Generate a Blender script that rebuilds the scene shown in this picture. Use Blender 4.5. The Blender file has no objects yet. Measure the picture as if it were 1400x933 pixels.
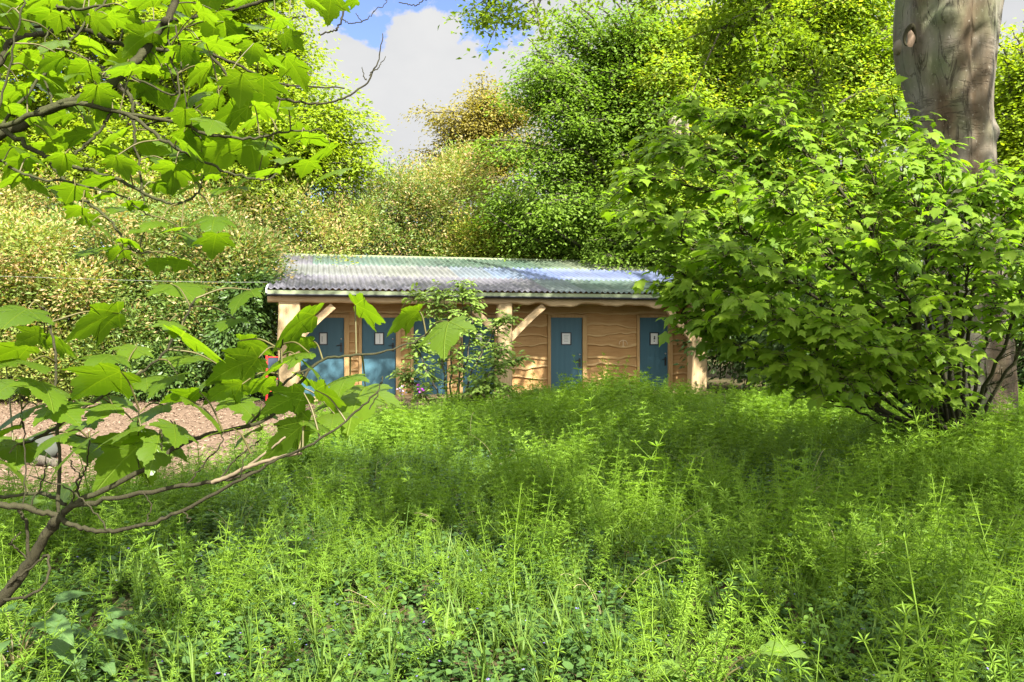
import bpy, math, random
import numpy as np
from mathutils import Vector

RNG = np.random.default_rng(11)
random.seed(7)
scene = bpy.context.scene
COL = scene.collection
PI = math.pi
F, CX, HY, EYE = 1089.0, 700.0, 455.0, 1.62


def at(px, py, Y):
    """photo direction (px, py) at distance Y -> a place in the wood, in metres"""
    return np.array([(px - CX) / F * Y, Y, EYE - (py - HY) / F * Y])


# ------------------------------------------------------------------ light
SUN_EL, SUN_AZ = math.radians(45), math.radians(151)   # azimuth clockwise from +Y
TO_SUN = np.array([math.sin(SUN_AZ) * math.cos(SUN_EL), math.cos(SUN_AZ) * math.cos(SUN_EL), math.sin(SUN_EL)])

# ------------------------------------------------------------------ nodes
class NT:
    def __init__(s, name):
        s.mat = bpy.data.materials.new(name)
        s.mat.use_nodes = True
        s.t = s.mat.node_tree
        s.t.nodes.clear()
        s.out = s.t.nodes.new('ShaderNodeOutputMaterial')

    def n(s, typ, **kw):
        nd = s.t.nodes.new(typ)
        for k, v in kw.items():
            setattr(nd, k, v)
        return nd

    def link(s, a, b):
        s.t.links.new(a, b)

    def put(s, sock, v):
        if hasattr(v, 'links') or isinstance(v, bpy.types.NodeSocket):
            s.link(v, sock)
        else:
            if isinstance(v, (tuple, list)) and len(v) == 3 and sock.type == 'RGBA':
                v = (*v, 1)
            sock.default_value = v

    def coord(s, kind='Object'):
        return s.n('ShaderNodeTexCoord').outputs[kind]

    def mapping(s, vec, scale=(1, 1, 1), loc=(0, 0, 0), rot=(0, 0, 0)):
        m = s.n('ShaderNodeMapping')
        s.link(vec, m.inputs[0])
        m.inputs['Scale'].default_value = scale
        m.inputs['Location'].default_value = loc
        m.inputs['Rotation'].default_value = rot
        return m.outputs[0]

    def noise(s, vec, scale, detail=4, rough=.55, dist=0, out='Fac'):
        nd = s.n('ShaderNodeTexNoise')
        s.link(vec, nd.inputs['Vector'])
        nd.inputs['Scale'].default_value = scale
        nd.inputs['Detail'].default_value = detail
        nd.inputs['Roughness'].default_value = rough
        nd.inputs['Distortion'].default_value = dist
        return nd.outputs[out]

    def ramp(s, fac, stops, interp='LINEAR'):
        r = s.n('ShaderNodeValToRGB')
        r.color_ramp.interpolation = interp
        el = r.color_ramp.elements
        while len(el) < len(stops):
            el.new(.5)
        for e, (p, c) in zip(el, stops):
            e.position = p
            e.color = (*c, 1) if isinstance(c, (tuple, list)) else (c, c, c, 1)
        s.link(fac, r.inputs[0])
        return r.outputs[0]

    def mix(s, fac, a, b, blend='MIX'):
        m = s.n('ShaderNodeMix', data_type='RGBA', blend_type=blend)
        s.put(m.inputs[0], fac)
        s.put(m.inputs[6], a)
        s.put(m.inputs[7], b)
        return m.outputs[2]

    def math(s, op, a, b=0.0, c=None, clamp=False):
        m = s.n('ShaderNodeMath', operation=op, use_clamp=clamp)
        s.put(m.inputs[0], a)
        s.put(m.inputs[1], b)
        if c is not None:
            s.put(m.inputs[2], c)
        return m.outputs[0]

    def attr(s, name, out='Fac'):
        return s.n('ShaderNodeAttribute', attribute_name=name).outputs[out]

    def bump(s, h, strength=.4, dist=.01):
        b = s.n('ShaderNodeBump')
        s.link(h, b.inputs['Height'])
        b.inputs['Strength'].default_value = strength
        b.inputs['Distance'].default_value = dist
        return b.outputs[0]

    def principled(s, color, rough=.6, normal=None, spec=.4, metallic=0):
        p = s.n('ShaderNodeBsdfPrincipled')
        s.put(p.inputs['Base Color'], color)
        s.put(p.inputs['Roughness'], rough)
        p.inputs['Specular IOR Level'].default_value = spec
        p.inputs['Metallic'].default_value = metallic
        if normal is not None:
            s.link(normal, p.inputs['Normal'])
        return p.outputs[0]

    def done(s, sh):
        s.link(sh, s.out.inputs[0])
        return s.mat


def leaf_mat(name, dark, light, new=None, trans=.45, rough=.5, veins=False, ribs=(0, 42, 88), glow=(1.35, 1.35, .45), inst=False, patch=3.0, spec=.18):
    """thin two-sided leaf: reflecting face + light coming through the blade"""
    t = NT(name)
    if inst:
        r = t.n('ShaderNodeObjectInfo').outputs['Random']
        r = t.math('MULTIPLY_ADD', t.attr('rnd'), .5, t.math('MULTIPLY', r, .5))
    else:
        r = t.attr('rnd')
        nz = t.noise(t.coord(), 1.0 / patch, 3)
        r = t.math('ADD', t.math('MULTIPLY', r, .6), t.math('MULTIPLY_ADD', nz, 1.2, -.38), clamp=True)
    c = t.mix(r, dark, light)
    if new:
        c = t.mix(t.attr('tint'), c, new)
    normal = None
    if veins:
        v = t.n('ShaderNodeSeparateXYZ')
        t.link(t.attr('luv', 'Vector'), v.inputs[0])
        ax = t.math('ABSOLUTE', v.outputs[0])
        tot = None
        for a in ribs:
            sa, ca = math.sin(math.radians(a)), math.cos(math.radians(a))
            perp = t.math('ABSOLUTE', t.math('SUBTRACT', t.math('MULTIPLY', ax, ca), t.math('MULTIPLY', v.outputs[1], sa)))
            along = t.math('ADD', t.math('MULTIPLY', ax, sa), t.math('MULTIPLY', v.outputs[1], ca))
            m = t.math('SUBTRACT', 1.0, t.math('DIVIDE', perp, .016), clamp=True)
            # side veins leave each rib in pairs
            sv = t.math('SINE', t.math('MULTIPLY', t.math('SUBTRACT', along, t.math('MULTIPLY', perp, .9)), 62))
            near = t.math('SUBTRACT', 1.0, t.math('DIVIDE', perp, .2), clamp=True)
            sv = t.math('MULTIPLY', t.math('MULTIPLY', t.math('POWER', t.math('MULTIPLY_ADD', sv, .5, .5), 8), near), .28)
            m = t.math('MULTIPLY', t.math('MAXIMUM', m, sv), t.math('GREATER_THAN', along, -.02))
            tot = m if tot is None else t.math('MAXIMUM', tot, m)
        c = t.mix(t.math('MULTIPLY', tot, .5), c, (light[0] * 1.9, light[1] * 1.6, light[2] * 1.9))
        sp = t.noise(t.attr('luv', 'Vector'), 9, 4)
        c = t.mix(t.math('MULTIPLY', t.ramp(sp, [(.6, 0), (.75, 1)]), .25), c, (.16, .13, .03))
        normal = t.bump(tot, .5, .004)
    p = t.principled(c, rough, normal, spec)
    tr = t.n('ShaderNodeBsdfTranslucent')
    t.link(t.mix(1.0, c, (*[g * 1.0 for g in glow],), 'MULTIPLY'), tr.inputs['Color'])
    ms = t.n('ShaderNodeMixShader')
    ms.inputs[0].default_value = trans
    t.link(p, ms.inputs[1])
    t.link(tr.outputs[0], ms.inputs[2])
    return t.done(ms.outputs[0])


def plain(name, color, rough=.6, var=.25, scale=6, bump=.15, metallic=0, spec=.4, stretch=(1, 1, 1)):
    t = NT(name)
    co = t.mapping(t.coord(), stretch)
    n = t.noise(co, scale, 5)
    c = t.mix(n, tuple(x * (1 - var) for x in color), tuple(min(1, x * (1 + var)) for x in color))
    return t.done(t.principled(c, rough, t.bump(n, bump, .01), spec, metallic))


def wood_mat(name, a, b, axis='x', rough=.7):
    t = NT(name)
    st = {'x': (1.2, 14, 14), 'z': (14, 14, 1.2)}[axis]
    co = t.mapping(t.coord(), st)
    g = t.noise(co, 1.6, 6, .6, .9)
    big = t.noise(t.coord(), .9, 3)
    knot = t.n('ShaderNodeTexVoronoi')
    t.link(t.mapping(t.coord(), {'x': (1.1, 3, 3.4), 'z': (3.4, 3, 1.1)}[axis]), knot.inputs['Vector'])
    k = t.ramp(knot.outputs['Distance'], [(.03, 1), (.10, 0)])
    c = t.mix(t.ramp(g, [(.3, 0), (.7, 1)]), a, b)
    c = t.mix(t.math('MULTIPLY', t.ramp(big, [(.35, 0), (.7, 1)]), .5), c, tuple(x * .72 for x in a))
    c = t.mix(t.math('MULTIPLY', t.attr('rnd'), .55), c, (a[0] * .82, a[1] * .72, a[2] * .6))
    c = t.mix(t.math('MULTIPLY', k, .75), c, (.10, .055, .025))
    return t.done(t.principled(c, rough, t.bump(g, .35, .006), .25))


def bark_mat(name, a, b, green=(.13, .15, .08), vs=10, strength=.6, crack=.6, streak=1.0, stain=None):
    t = NT(name)
    co = t.coord()
    big = t.noise(t.mapping(co, (1, 1, streak)), .9 if streak == 1 else 1.5, 4, .6)
    fine = t.noise(t.mapping(co, (vs, vs, vs * .22)), 1.0, 6, .65, .6)
    ridge = t.math('ABSOLUTE', t.math('SUBTRACT', t.noise(t.mapping(co, (vs, vs, vs * .10)), .55, 5, .6, 1.2), .5))
    cr = t.ramp(ridge, [(.004, 1), (.022, 0)])
    cr = t.math('MULTIPLY', cr, t.ramp(t.noise(co, 2.2, 4), [(.40, 0), (.58, 1)]))
    wr = t.math('ABSOLUTE', t.math('SUBTRACT', t.noise(t.mapping(co, (vs * .22, vs * .22, vs * 1.3)), 1.0, 4, .6, .8), .5))
    wr = t.math('MULTIPLY', t.ramp(wr, [(.004, 1), (.03, 0)]), t.ramp(t.noise(t.mapping(co, (1, 1, 1), (9, 1, 3)), 1.9, 3), [(.5, 0), (.64, .7)]))
    cr = t.math('MAXIMUM', cr, wr)
    c = t.mix(t.ramp(big, [(.38, 0), (.62, 1)]), a, b)
    c = t.mix(t.ramp(t.noise(t.mapping(co, (1, 1, 1), (4, 2, 7)), 1.3, 4), [(.48, 0), (.66, 1)]), c, green)
    if stain:
        c = t.mix(t.math('MULTIPLY', t.attr('rnd'), t.math('MULTIPLY_ADD', t.noise(t.mapping(co, (1, 1, .5), (2, 5, 1)), 2.6, 6, .65), 2.6, -.55, clamp=True)), c, stain)
    c = t.mix(t.math('MULTIPLY_ADD', fine, .9, -.15, clamp=True), c, tuple(x * 1.5 for x in a), 'MIX') if not stain else t.mix(t.math('MULTIPLY_ADD', fine, .9, -.25, clamp=True), c, t.mix(1.0, c, (1.7, 1.68, 1.6), 'MULTIPLY'))
    spots = t.ramp(t.noise(co, 26, 2), [(.66, 0), (.72, 1)])
    c = t.mix(t.math('MULTIPLY', spots, .35), c, tuple(min(.4, x * 2) for x in a))
    c = t.mix(t.math('MULTIPLY', cr, crack), c, (.035, .028, .02))
    h = t.math('SUBTRACT', fine, t.math('MULTIPLY', cr, 1.2))
    return t.done(t.principled(c, .85, t.bump(h, strength, .02), .15))


# ------------------------------------------------------------------ meshes
class MB:
    """collects vertices and faces and links them as one mesh object"""
    def __init__(s):
        s.V, s.Q, s.T, s.mq, s.mt, s.rnd, s.tint, s.luv, s.n = [], [], [], [], [], [], [], [], 0

    def add(s, V, Q=None, T=None, mat=0, rnd=None, tint=None, luv=None):
        V = np.asarray(V, float).reshape(-1, 3)
        k = len(V)
        if Q is not None and len(Q):
            Q = np.asarray(Q, int).reshape(-1, 4)
            s.Q.append(Q + s.n)
            s.mq.append(np.full(len(Q), mat))
        if T is not None and len(T):
            T = np.asarray(T, int).reshape(-1, 3)
            s.T.append(T + s.n)
            s.mt.append(np.full(len(T), mat))
        s.V.append(V)
        def f(x):
            return np.zeros(k) if x is None else np.broadcast_to(np.asarray(x, float), (k,))
        s.rnd.append(f(rnd))
        s.tint.append(f(tint))
        s.luv.append(np.zeros((k, 3)) if luv is None else np.asarray(luv, float))
        s.n += k
        return s

    def box(s, c, d, rotz=0, mat=0, rnd=None, R=None):
        c, d = np.array(c, float), np.array(d, float) / 2
        P = np.array([[x, y, z] for z in (-1, 1) for y in (-1, 1) for x in (-1, 1)], float) * d
        if R is not None:
            P = P @ np.asarray(R).T
        elif rotz:
            P = P @ np.array([[math.cos(rotz), math.sin(rotz), 0], [-math.sin(rotz), math.cos(rotz), 0], [0, 0, 1]])
        return s.add(P + c, [[0, 2, 3, 1], [4, 5, 7, 6], [0, 1, 5, 4], [2, 6, 7, 3], [0, 4, 6, 2], [1, 3, 7, 5]], mat=mat, rnd=rnd)

    def tube(s, P, R, sides=7, mat=0, rnd=None, cap=True):
        P = np.asarray(P, float)
        R = np.broadcast_to(np.asarray(R, float), (len(P),))
        n = len(P)
        T = np.gradient(P, axis=0)
        T /= np.linalg.norm(T, axis=1)[:, None] + 1e-12
        ref = np.array([0, 0, 1.]) if abs(T[0, 2]) < .8 else np.array([1., 0, 0])
        u = np.cross(T[0], ref)
        u /= np.linalg.norm(u)
        a = np.arange(sides) / sides * 2 * PI
        V = []
        for i in range(n):
            u = u - T[i] * (u @ T[i])
            u /= np.linalg.norm(u) + 1e-12
            w = np.cross(T[i], u)
            V.append(P[i] + R[i] * (np.cos(a)[:, None] * u + np.sin(a)[:, None] * w))
        V = np.concatenate(V)
        i, j = np.meshgrid(np.arange(n - 1), np.arange(sides), indexing='ij')
        j2 = (j + 1) % sides
        Q = np.stack([i * sides + j, i * sides + j2, (i + 1) * sides + j2, (i + 1) * sides + j], -1).reshape(-1, 4)
        T3 = []
        if cap:
            V = np.concatenate([V, P[-1:] + T[-1:] * R[-1] * .6])
            e = len(V) - 1
            b = (n - 1) * sides
            T3 = [[b + k, b + (k + 1) % sides, e] for k in range(sides)]
        return s.add(V, Q, T3, mat=mat, rnd=rnd)

    def build(s, name, mats, parent=None, smooth=True):
        me = bpy.data.meshes.new(name)
        V = np.concatenate(s.V)
        Q = np.concatenate(s.Q) if s.Q else np.zeros((0, 4), int)
        T = np.concatenate(s.T) if s.T else np.zeros((0, 3), int)
        nq, nt = len(Q), len(T)
        me.vertices.add(len(V))
        me.vertices.foreach_set('co', V.astype(np.float32).ravel())
        me.loops.add(nq * 4 + nt * 3)
        me.loops.foreach_set('vertex_index', np.concatenate([Q.ravel(), T.ravel()]).astype(np.int32))
        me.polygons.add(nq + nt)
        me.polygons.foreach_set('loop_start', np.concatenate([np.arange(nq) * 4, nq * 4 + np.arange(nt) * 3]).astype(np.int32))
        me.polygons.foreach_set('material_index', np.concatenate(s.mq + s.mt).astype(np.int32))
        me.polygons.foreach_set('use_smooth', np.full(nq + nt, smooth))
        for nm, arr in (('rnd', s.rnd), ('tint', s.tint)):
            a = np.concatenate(arr)
            if a.any():
                me.attributes.new(nm, 'FLOAT', 'POINT').data.foreach_set('value', a.astype(np.float32))
        L = np.concatenate(s.luv)
        if L.any():
            me.attributes.new('luv', 'FLOAT_VECTOR', 'POINT').data.foreach_set('vector', L.astype(np.float32).ravel())
        me.update(calc_edges=True)
        me.validate()
        for m in (mats if isinstance(mats, (list, tuple)) else [mats]):
            me.materials.append(m)
        o = bpy.data.objects.new(name, me)
        COL.objects.link(o)
        if parent is not None:
            o.parent = parent
            if s_off.get(parent.name) is not None:
                pass
        return o

s_off = {}


def tag(o, label=None, cat=None, group=None, kind=None):
    for k, v in (('label', label), ('category', cat), ('group', group), ('kind', kind)):
        if v:
            o[k] = v
    return o


def empty(name, loc, rz=0):
    o = bpy.data.objects.new(name, None)
    o.empty_display_size = .2
    o.location = [float(x) for x in loc]
    o.rotation_euler = (0, 0, rz)
    COL.objects.link(o)
    return o


def norm(v):
    v = np.asarray(v, float)
    return v / (np.linalg.norm(v, axis=-1, keepdims=True) + 1e-12)


def smooth_path(P, per=6, jit=0.0):
    P = np.asarray(P, float)
    E = np.concatenate([[2 * P[0] - P[1]], P, [2 * P[-1] - P[-2]]])
    out = []
    for i in range(1, len(E) - 2):
        p0, p1, p2, p3 = E[i - 1:i + 3]
        for t in np.arange(per) / per:
            out.append(.5 * (2 * p1 + (p2 - p0) * t + (2 * p0 - 5 * p1 + 4 * p2 - p3) * t * t + (3 * p1 - p0 - 3 * p2 + p3) * t ** 3))
    out.append(P[-1])
    out = np.array(out)
    if jit:
        out[1:-1] += RNG.normal(0, jit, (len(out) - 2, 3))
    return out


# ---- leaf shapes: (vertices, triangles); stalk at the origin, tip at y = 1
def tmpl_rhomb(w=.3, f=.07):
    return np.array([[0, 0, 0], [w, .42, f], [0, 1, -.06], [-w, .42, f]]), np.array([[0, 1, 2], [0, 2, 3]])


def tmpl_ovate(w=.24, droop=.18):
    V = [[0, 0, 0], [0, .35, .0], [0, .7, -droop * .4], [0, 1, -droop]]
    for sgn in (1, -1):
        V += [[sgn * w * .75, .16, .03], [sgn * w, .42, .05], [sgn * w * .7, .74, .03 - droop * .4]]
    T = []
    for b, fl in ((4, 0), (7, 1)):
        for t in ([0, b, 1], [1, b, b + 1], [1, b + 1, 2], [2, b + 1, b + 2], [2, b + 2, 3]):
            T.append(t[::-1] if fl else t)
    return np.array(V), np.array(T)


def tmpl_maple(near=False):
    half = [(.0, .0), (.10, -.09), (.24, -.10), (.37, -.02), (.34, .07), (.335, .16), (.42, .20), (.50, .31), (.60, .47), (.46, .45), (.37, .47),
            (.285, .51), (.30, .61), (.25, .72), (.14, .77), (.09, .88), (0, 1.0)]
    if near:      # add teeth between the corners
        out = []
        for i, (a, b) in enumerate(zip(half[:-1], half[1:])):
            a, b = np.array(a), np.array(b)
            d = b - a
            nrm = np.array([d[1], -d[0]])
            out += [tuple(a)]
            if i > 1 and np.linalg.norm(d) > .07:
                out += [tuple(a + d * .42 + nrm * .13), tuple(a + d * .58 - nrm * .05)]
        half = out + [half[-1]]
    else:
        half = [half[i] for i in (0, 2, 3, 5, 8, 11, 12, 14, 16)]
    ol = half + [(-x, y) for x, y in half[-2:0:-1]]
    ol = np.array(ol)
    c = np.array([0, .27])
    rings = [1.0, .62, .3] if near else [1.0]
    V = [np.array([[*c, 0]])]
    for r in rings:
        V.append(np.c_[c + (ol - c) * r, np.zeros(len(ol))])
    V = np.concatenate(V)
    m = len(ol)
    d2 = V[:, 0] ** 2 + (V[:, 1] - .1) ** 2
    ang = np.arctan2(np.abs(V[:, 0]), V[:, 1] + .02)
    rib = np.abs(np.sin(ang * 2.05))                      # 0 on the ribs, 1 between them
    V[:, 2] = -.34 * d2 + .06 * rib * np.sqrt(d2)
    T = []
    for k in range(len(rings) - 1):
        a, b = 1 + k * m, 1 + (k + 1) * m
        for i in range(m):
            j = (i + 1) % m
            T += [[a + i, a + j, b + j], [a + i, b + j, b + i]]
    a = 1 + (len(rings) - 1) * m
    T += [[a + i, a + (i + 1) % m, 0] for i in range(m)]
    return V, np.array(T)


def tmpl_broad(w=.3, droop=.25):
    V, T = [], []
    for a in range(11):
        y = a / 10
        ww = w * math.sin(PI * min(1, y * .93 + .06) ** .8) ** .8 if a < 10 else .004
        for c in range(-3, 4):
            k = c / 3
            V.append((ww * k, y, -droop * y ** 2 + .10 * abs(k) * ww / w * .6 + .018 * math.sin(y * 34 + 1.5 * abs(k)) * abs(k) - .02 * k * k))
    for a in range(10):
        for c in range(6):
            b = a * 7 + c
            T += [(b, b + 1, b + 8), (b, b + 8, b + 7)]
    return np.array(V), np.array(T)


RHOMB, RHOMBN, OVATE, MAPLE, MAPLEN = tmpl_rhomb(), tmpl_rhomb(.2, .05), tmpl_ovate(), tmpl_maple(), tmpl_maple(True)


def leaves(mb, P, tip, nrm, size, tm, tint=None, mat=0, droop=None, widen=None, rv=None):
    """N leaves of shape TM at P, pointing along TIP with face NRM"""
    P = np.asarray(P, float).reshape(-1, 3)
    N = len(P)
    if not N:
        return
    Tm = norm(np.broadcast_to(tip, (N, 3)))
    nn = np.broadcast_to(nrm, (N, 3))
    X = norm(np.cross(Tm, nn))
    Z = np.cross(X, Tm)
    S = np.broadcast_to(np.asarray(size, float), (N,))[:, None, None]
    V, T = tm
    dz = np.ones(N) if droop is None else np.broadcast_to(droop, (N,))
    wd = np.ones(N) if widen is None else np.broadcast_to(widen, (N,))
    W = P[:, None] + S * (V[None, :, 0:1] * wd[:, None, None] * X[:, None] + V[None, :, 1:2] * Tm[:, None] + V[None, :, 2:3] * dz[:, None, None] * Z[:, None])
    k = len(V)
    F3 = (T[None] + (np.arange(N) * k)[:, None, None]).reshape(-1, 3)
    rnd = np.repeat(RNG.random(N) if rv is None else rv, k) + .001
    ti = None if tint is None else np.repeat(np.broadcast_to(tint, (N,)), k)
    luv = np.tile(V, (N, 1)) if len(V) > 30 else None
    mb.add(W.reshape(-1, 3), None, F3, mat, rnd, ti, luv)


def rdir(n, z=1.0):
    v = RNG.normal(size=(n, 3))
    v[:, 2] *= z
    return norm(v)


# ------------------------------------------------------------------ materials
M = {}
M['bark_beech'] = bark_mat('beech_bark', (.165, .158, .13), (.062, .045, .027), (.095, .108, .06), 8, .8, .55, .28, (.060, .042, .024))
M['bark'] = bark_mat('tree_bark', (.085, .075, .055), (.06, .05, .036), (.07, .08, .04), 14, .6)
M['bark_pale'] = bark_mat('pale_bark', (.17, .145, .11), (.12, .10, .07), (.15, .15, .1), 9, .5)
M['twig'] = bark_mat('twig_bark', (.032, .030, .015), (.022, .019, .010), (.036, .042, .014), 60, .4, .4)
M['twig_pale'] = plain('dry_twig', (.15, .115, .07), .8, .3, 30)
M['stalk'] = plain('leaf_stalk', (.085, .075, .025), .5, .4, 30)
M['heartwood'] = plain('bare_wood', (.19, .13, .085), .8, .4, 14, .4)
M['syc'] = leaf_mat('sycamore_leaf', (.068, .13, .010), (.12, .20, .015), trans=.6, rough=.33, veins=True, glow=(1.6, 1.65, .3), spec=.5, patch=.4)
M['syc_far'] = leaf_mat('sycamore_leaf_overhead', (.05, .10, .014), (.09, .16, .02), trans=.5)
M['maple'] = leaf_mat('maple_leaf', (.10, .19, .015), (.215, .315, .027), trans=.55, rough=.5, spec=.22, patch=.9, glow=(1.3, 1.45, .4))
M['beech'] = leaf_mat('beech_leaf', (.11, .19, .016), (.20, .28, .026), trans=.5)
M['lime'] = leaf_mat('bright_leaf', (.15, .24, .016), (.28, .36, .03), trans=.52, glow=(1.4, 1.35, .4))
M['lime2'] = leaf_mat('fresh_leaf', (.145, .25, .022), (.255, .365, .04), new=(.32, .34, .06), trans=.52, glow=(1.4, 1.3, .4))
M['deep'] = leaf_mat('deep_leaf', (.10, .18, .026), (.20, .29, .042), trans=.52, glow=(1.2, 1.35, .5))
M['tan'] = leaf_mat('golden_leaf', (.18, .17, .04), (.30, .25, .065), trans=.42)
M['ever'] = leaf_mat('evergreen_leaf', (.10, .175, .036), (.29, .33, .075), new=(.50, .335, .18), trans=.42, rough=.5, spec=.2, patch=1.8)
M['ever_g'] = leaf_mat('evergreen_leaf_green', (.06, .125, .026), (.20, .28, .06), new=(.46, .33, .16), trans=.4, rough=.45, spec=.3, patch=1.8)
M['ever_y'] = leaf_mat('evergreen_leaf_yellow', (.14, .22, .027), (.30, .37, .05), new=(.46, .35, .09), trans=.42, rough=.4, patch=1.3)
M['laurel'] = leaf_mat('laurel_leaf', (.035, .075, .016), (.075, .13, .025), trans=.3, rough=.4, spec=.3)
M['elder'] = leaf_mat('elder_leaf', (.12, .20, .04), (.22, .31, .06), trans=.4)
M['wood_far'] = leaf_mat('woodland_leaf', (.035, .07, .015), (.10, .14, .025), trans=.4)
M['comfrey'] = leaf_mat('comfrey_leaf', (.05, .11, .03), (.09, .165, .045), trans=.42, rough=.5, spec=.25, veins=True, ribs=(0,))
M['dock'] = leaf_mat('dock_leaf', (.10, .18, .03), (.15, .24, .045), trans=.45, rough=.45, veins=True, ribs=(0,))
M['cleav'] = leaf_mat('cleavers_leaf', (.095, .185, .016), (.20, .315, .034), trans=.45, inst=True, glow=(1.25, 1.3, .4))
M['ivy'] = leaf_mat('ground_ivy_leaf', (.045, .10, .025), (.085, .155, .04), trans=.35, inst=True, rough=.4)
M['grass'] = leaf_mat('grass_blade', (.08, .16, .02), (.17, .25, .05), trans=.45, inst=True)
M['herb'] = leaf_mat('herb_leaf', (.06, .13, .02), (.14, .23, .04), trans=.42, inst=True)
M['straw'] = plain('straw', (.30, .25, .13), .8, .3, 30)
M['petal'] = plain('violet_petal', (.22, .16, .55), .6, .3, 40)
M['petal_p'] = plain('purple_petal', (.36, .05, .42), .6, .3, 40)
M['petal_pale'] = plain('pale_mauve_petal', (.42, .34, .46), .6, .3, 40)
M['oak'] = wood_mat('oak_timber', (.34, .235, .12), (.47, .345, .195))
M['oak_v'] = wood_mat('oak_post', (.30, .215, .11), (.43, .32, .175), 'z')
M['clad'] = wood_mat('waney_cladding', (.38, .215, .08), (.55, .355, .155))
M['sap'] = wood_mat('waney_edge', (.46, .30, .13), (.62, .45, .22))
M['trim'] = wood_mat('door_lining', (.38, .235, .095), (.52, .345, .16), 'z')
M['white'] = plain('white_trim', (.42, .42, .40), .5, .1)
M['olive'] = plain('olive_fascia', (.17, .20, .11), .6, .2, 5)
M['black'] = plain('black_fitting', (.018, .02, .024), .4, .2)
M['steel'] = plain('steel_cylinder', (.5, .5, .5), .3, .1, metallic=1)
M['paper'] = plain('notice_paper', (.62, .63, .60), .6, .06)
M['ink'] = plain('dark_ink', (.07, .07, .08), .6, .1)
M['ink_pale'] = plain('grey_ink', (.30, .31, .30), .6, .1)
M['chalk'] = plain('pale_mark', (.66, .52, .34), .8, .1)
M['red'] = plain('red_paint', (.62, .03, .03), .4, .1)
M['navy'] = plain('dark_panel', (.03, .045, .07), .4, .2)
M['wire'] = plain('galvanised_wire', (.16, .16, .15), .4, .1)
M['chip'] = plain('wood_chip', (.175, .12, .08), .85, .55, 9)
M['stone'] = plain('grey_stone', (.045, .05, .04), .9, .35, 5, .6)
M['dry'] = plain('dry_leaf', (.42, .35, .12), .7, .3, 20)

t = NT('door_blue')
co = t.coord()
sx = t.n('ShaderNodeSeparateXYZ')
t.link(co, sx.inputs[0])
gr = t.math('PINGPONG', t.math('ADD', sx.outputs[0], 5.0), .07)
gv = t.ramp(gr, [(0, 0), (.12, 1)])
n = t.noise(t.mapping(co, (9, 9, .7)), 2, 5)
c = t.mix(n, (.033, .092, .127), (.048, .122, .158))
c = t.mix(t.math('MULTIPLY', t.ramp(t.noise(co, 7, 5), [(.6, 0), (.8, 1)]), .3), c, (.07, .15, .19))
M['blue'] = t.done(t.principled(c, .5, t.bump(gv, .5, .006), .35))

t = NT('corrugated_sheet')
co = t.coord()
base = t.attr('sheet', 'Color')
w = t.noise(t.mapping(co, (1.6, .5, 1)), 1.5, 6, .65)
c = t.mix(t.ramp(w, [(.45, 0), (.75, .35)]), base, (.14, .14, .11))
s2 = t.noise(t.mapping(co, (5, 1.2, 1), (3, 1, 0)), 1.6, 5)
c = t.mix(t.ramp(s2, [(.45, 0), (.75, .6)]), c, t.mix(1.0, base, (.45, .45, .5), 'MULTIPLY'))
M['sheet'] = t.done(t.principled(c, .55, t.bump(w, .1, .01), .3))

t = NT('leaf_litter')
co = t.coord('Object')
n1, n2 = t.noise(co, 3, 6), t.noise(co, 28, 5, .7)
c = t.mix(n2, (.035, .026, .015), (.12, .085, .045))
c = t.mix(t.ramp(n1, [(.45, 0), (.62, .7)]), c, (.035, .06, .015))
M['soil'] = t.done(t.principled(c, .95, t.bump(n2, .8, .03), .1))

t = NT('woodchip_ground')
n1, n2 = t.noise(co := t.coord('Object'), 1.2, 5), t.noise(co, 40, 5, .7)
c = t.mix(n2, (.075, .05, .032), (.18, .125, .085))
c = t.mix(t.ramp(n1, [(.5, 0), (.7, .6)]), c, (.13, .09, .06))
M['path'] = t.done(t.principled(c, .95, t.bump(n2, .8, .02), .1))

# ------------------------------------------------------------------ ground
def sstep(a, b, x):
    x = np.clip((x - a) / (b - a), 0, 1)
    return x * x * (3 - 2 * x)


def wob(x, y, s=1.0, ph=0.0):
    return (np.sin(x * 1.3 * s + 1.7 * np.sin(y * .9 * s + ph)) + np.sin(y * 1.1 * s + 1.3 * np.sin(x * 1.7 * s + 2 + ph))) * .5


PATH_EDGE = [(2.5, -7.5), (5.6, -5.4), (6.4, -4.3), (7.5, -3.6), (9.5, -3.15), (13.0, -3.05), (14.5, -2.6), (15.8, -1.2), (30, -1.0)]


def path_x(y):
    a = np.array(PATH_EDGE)
    return np.interp(y, a[:, 0], a[:, 1])


def on_path(x, y, m=0.0):
    return (x < path_x(y) - m + .22 * wob(x, y, 1.6)) & (y > 5.4) & (y < 24)


def gh(x, y):
    x, y = np.asarray(x, float), np.asarray(y, float)
    weeds = sstep(-.2, 1.2, x - path_x(y)) * (1 - sstep(15.0, 16.5, y))
    far = sstep(26, 60, y)
    return weeds * (.07 + .06 * wob(x, y, .8) + .03 * wob(x, y, 2.3, 1)) - .10 * sstep(5, 2, y) + far * .6


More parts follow.
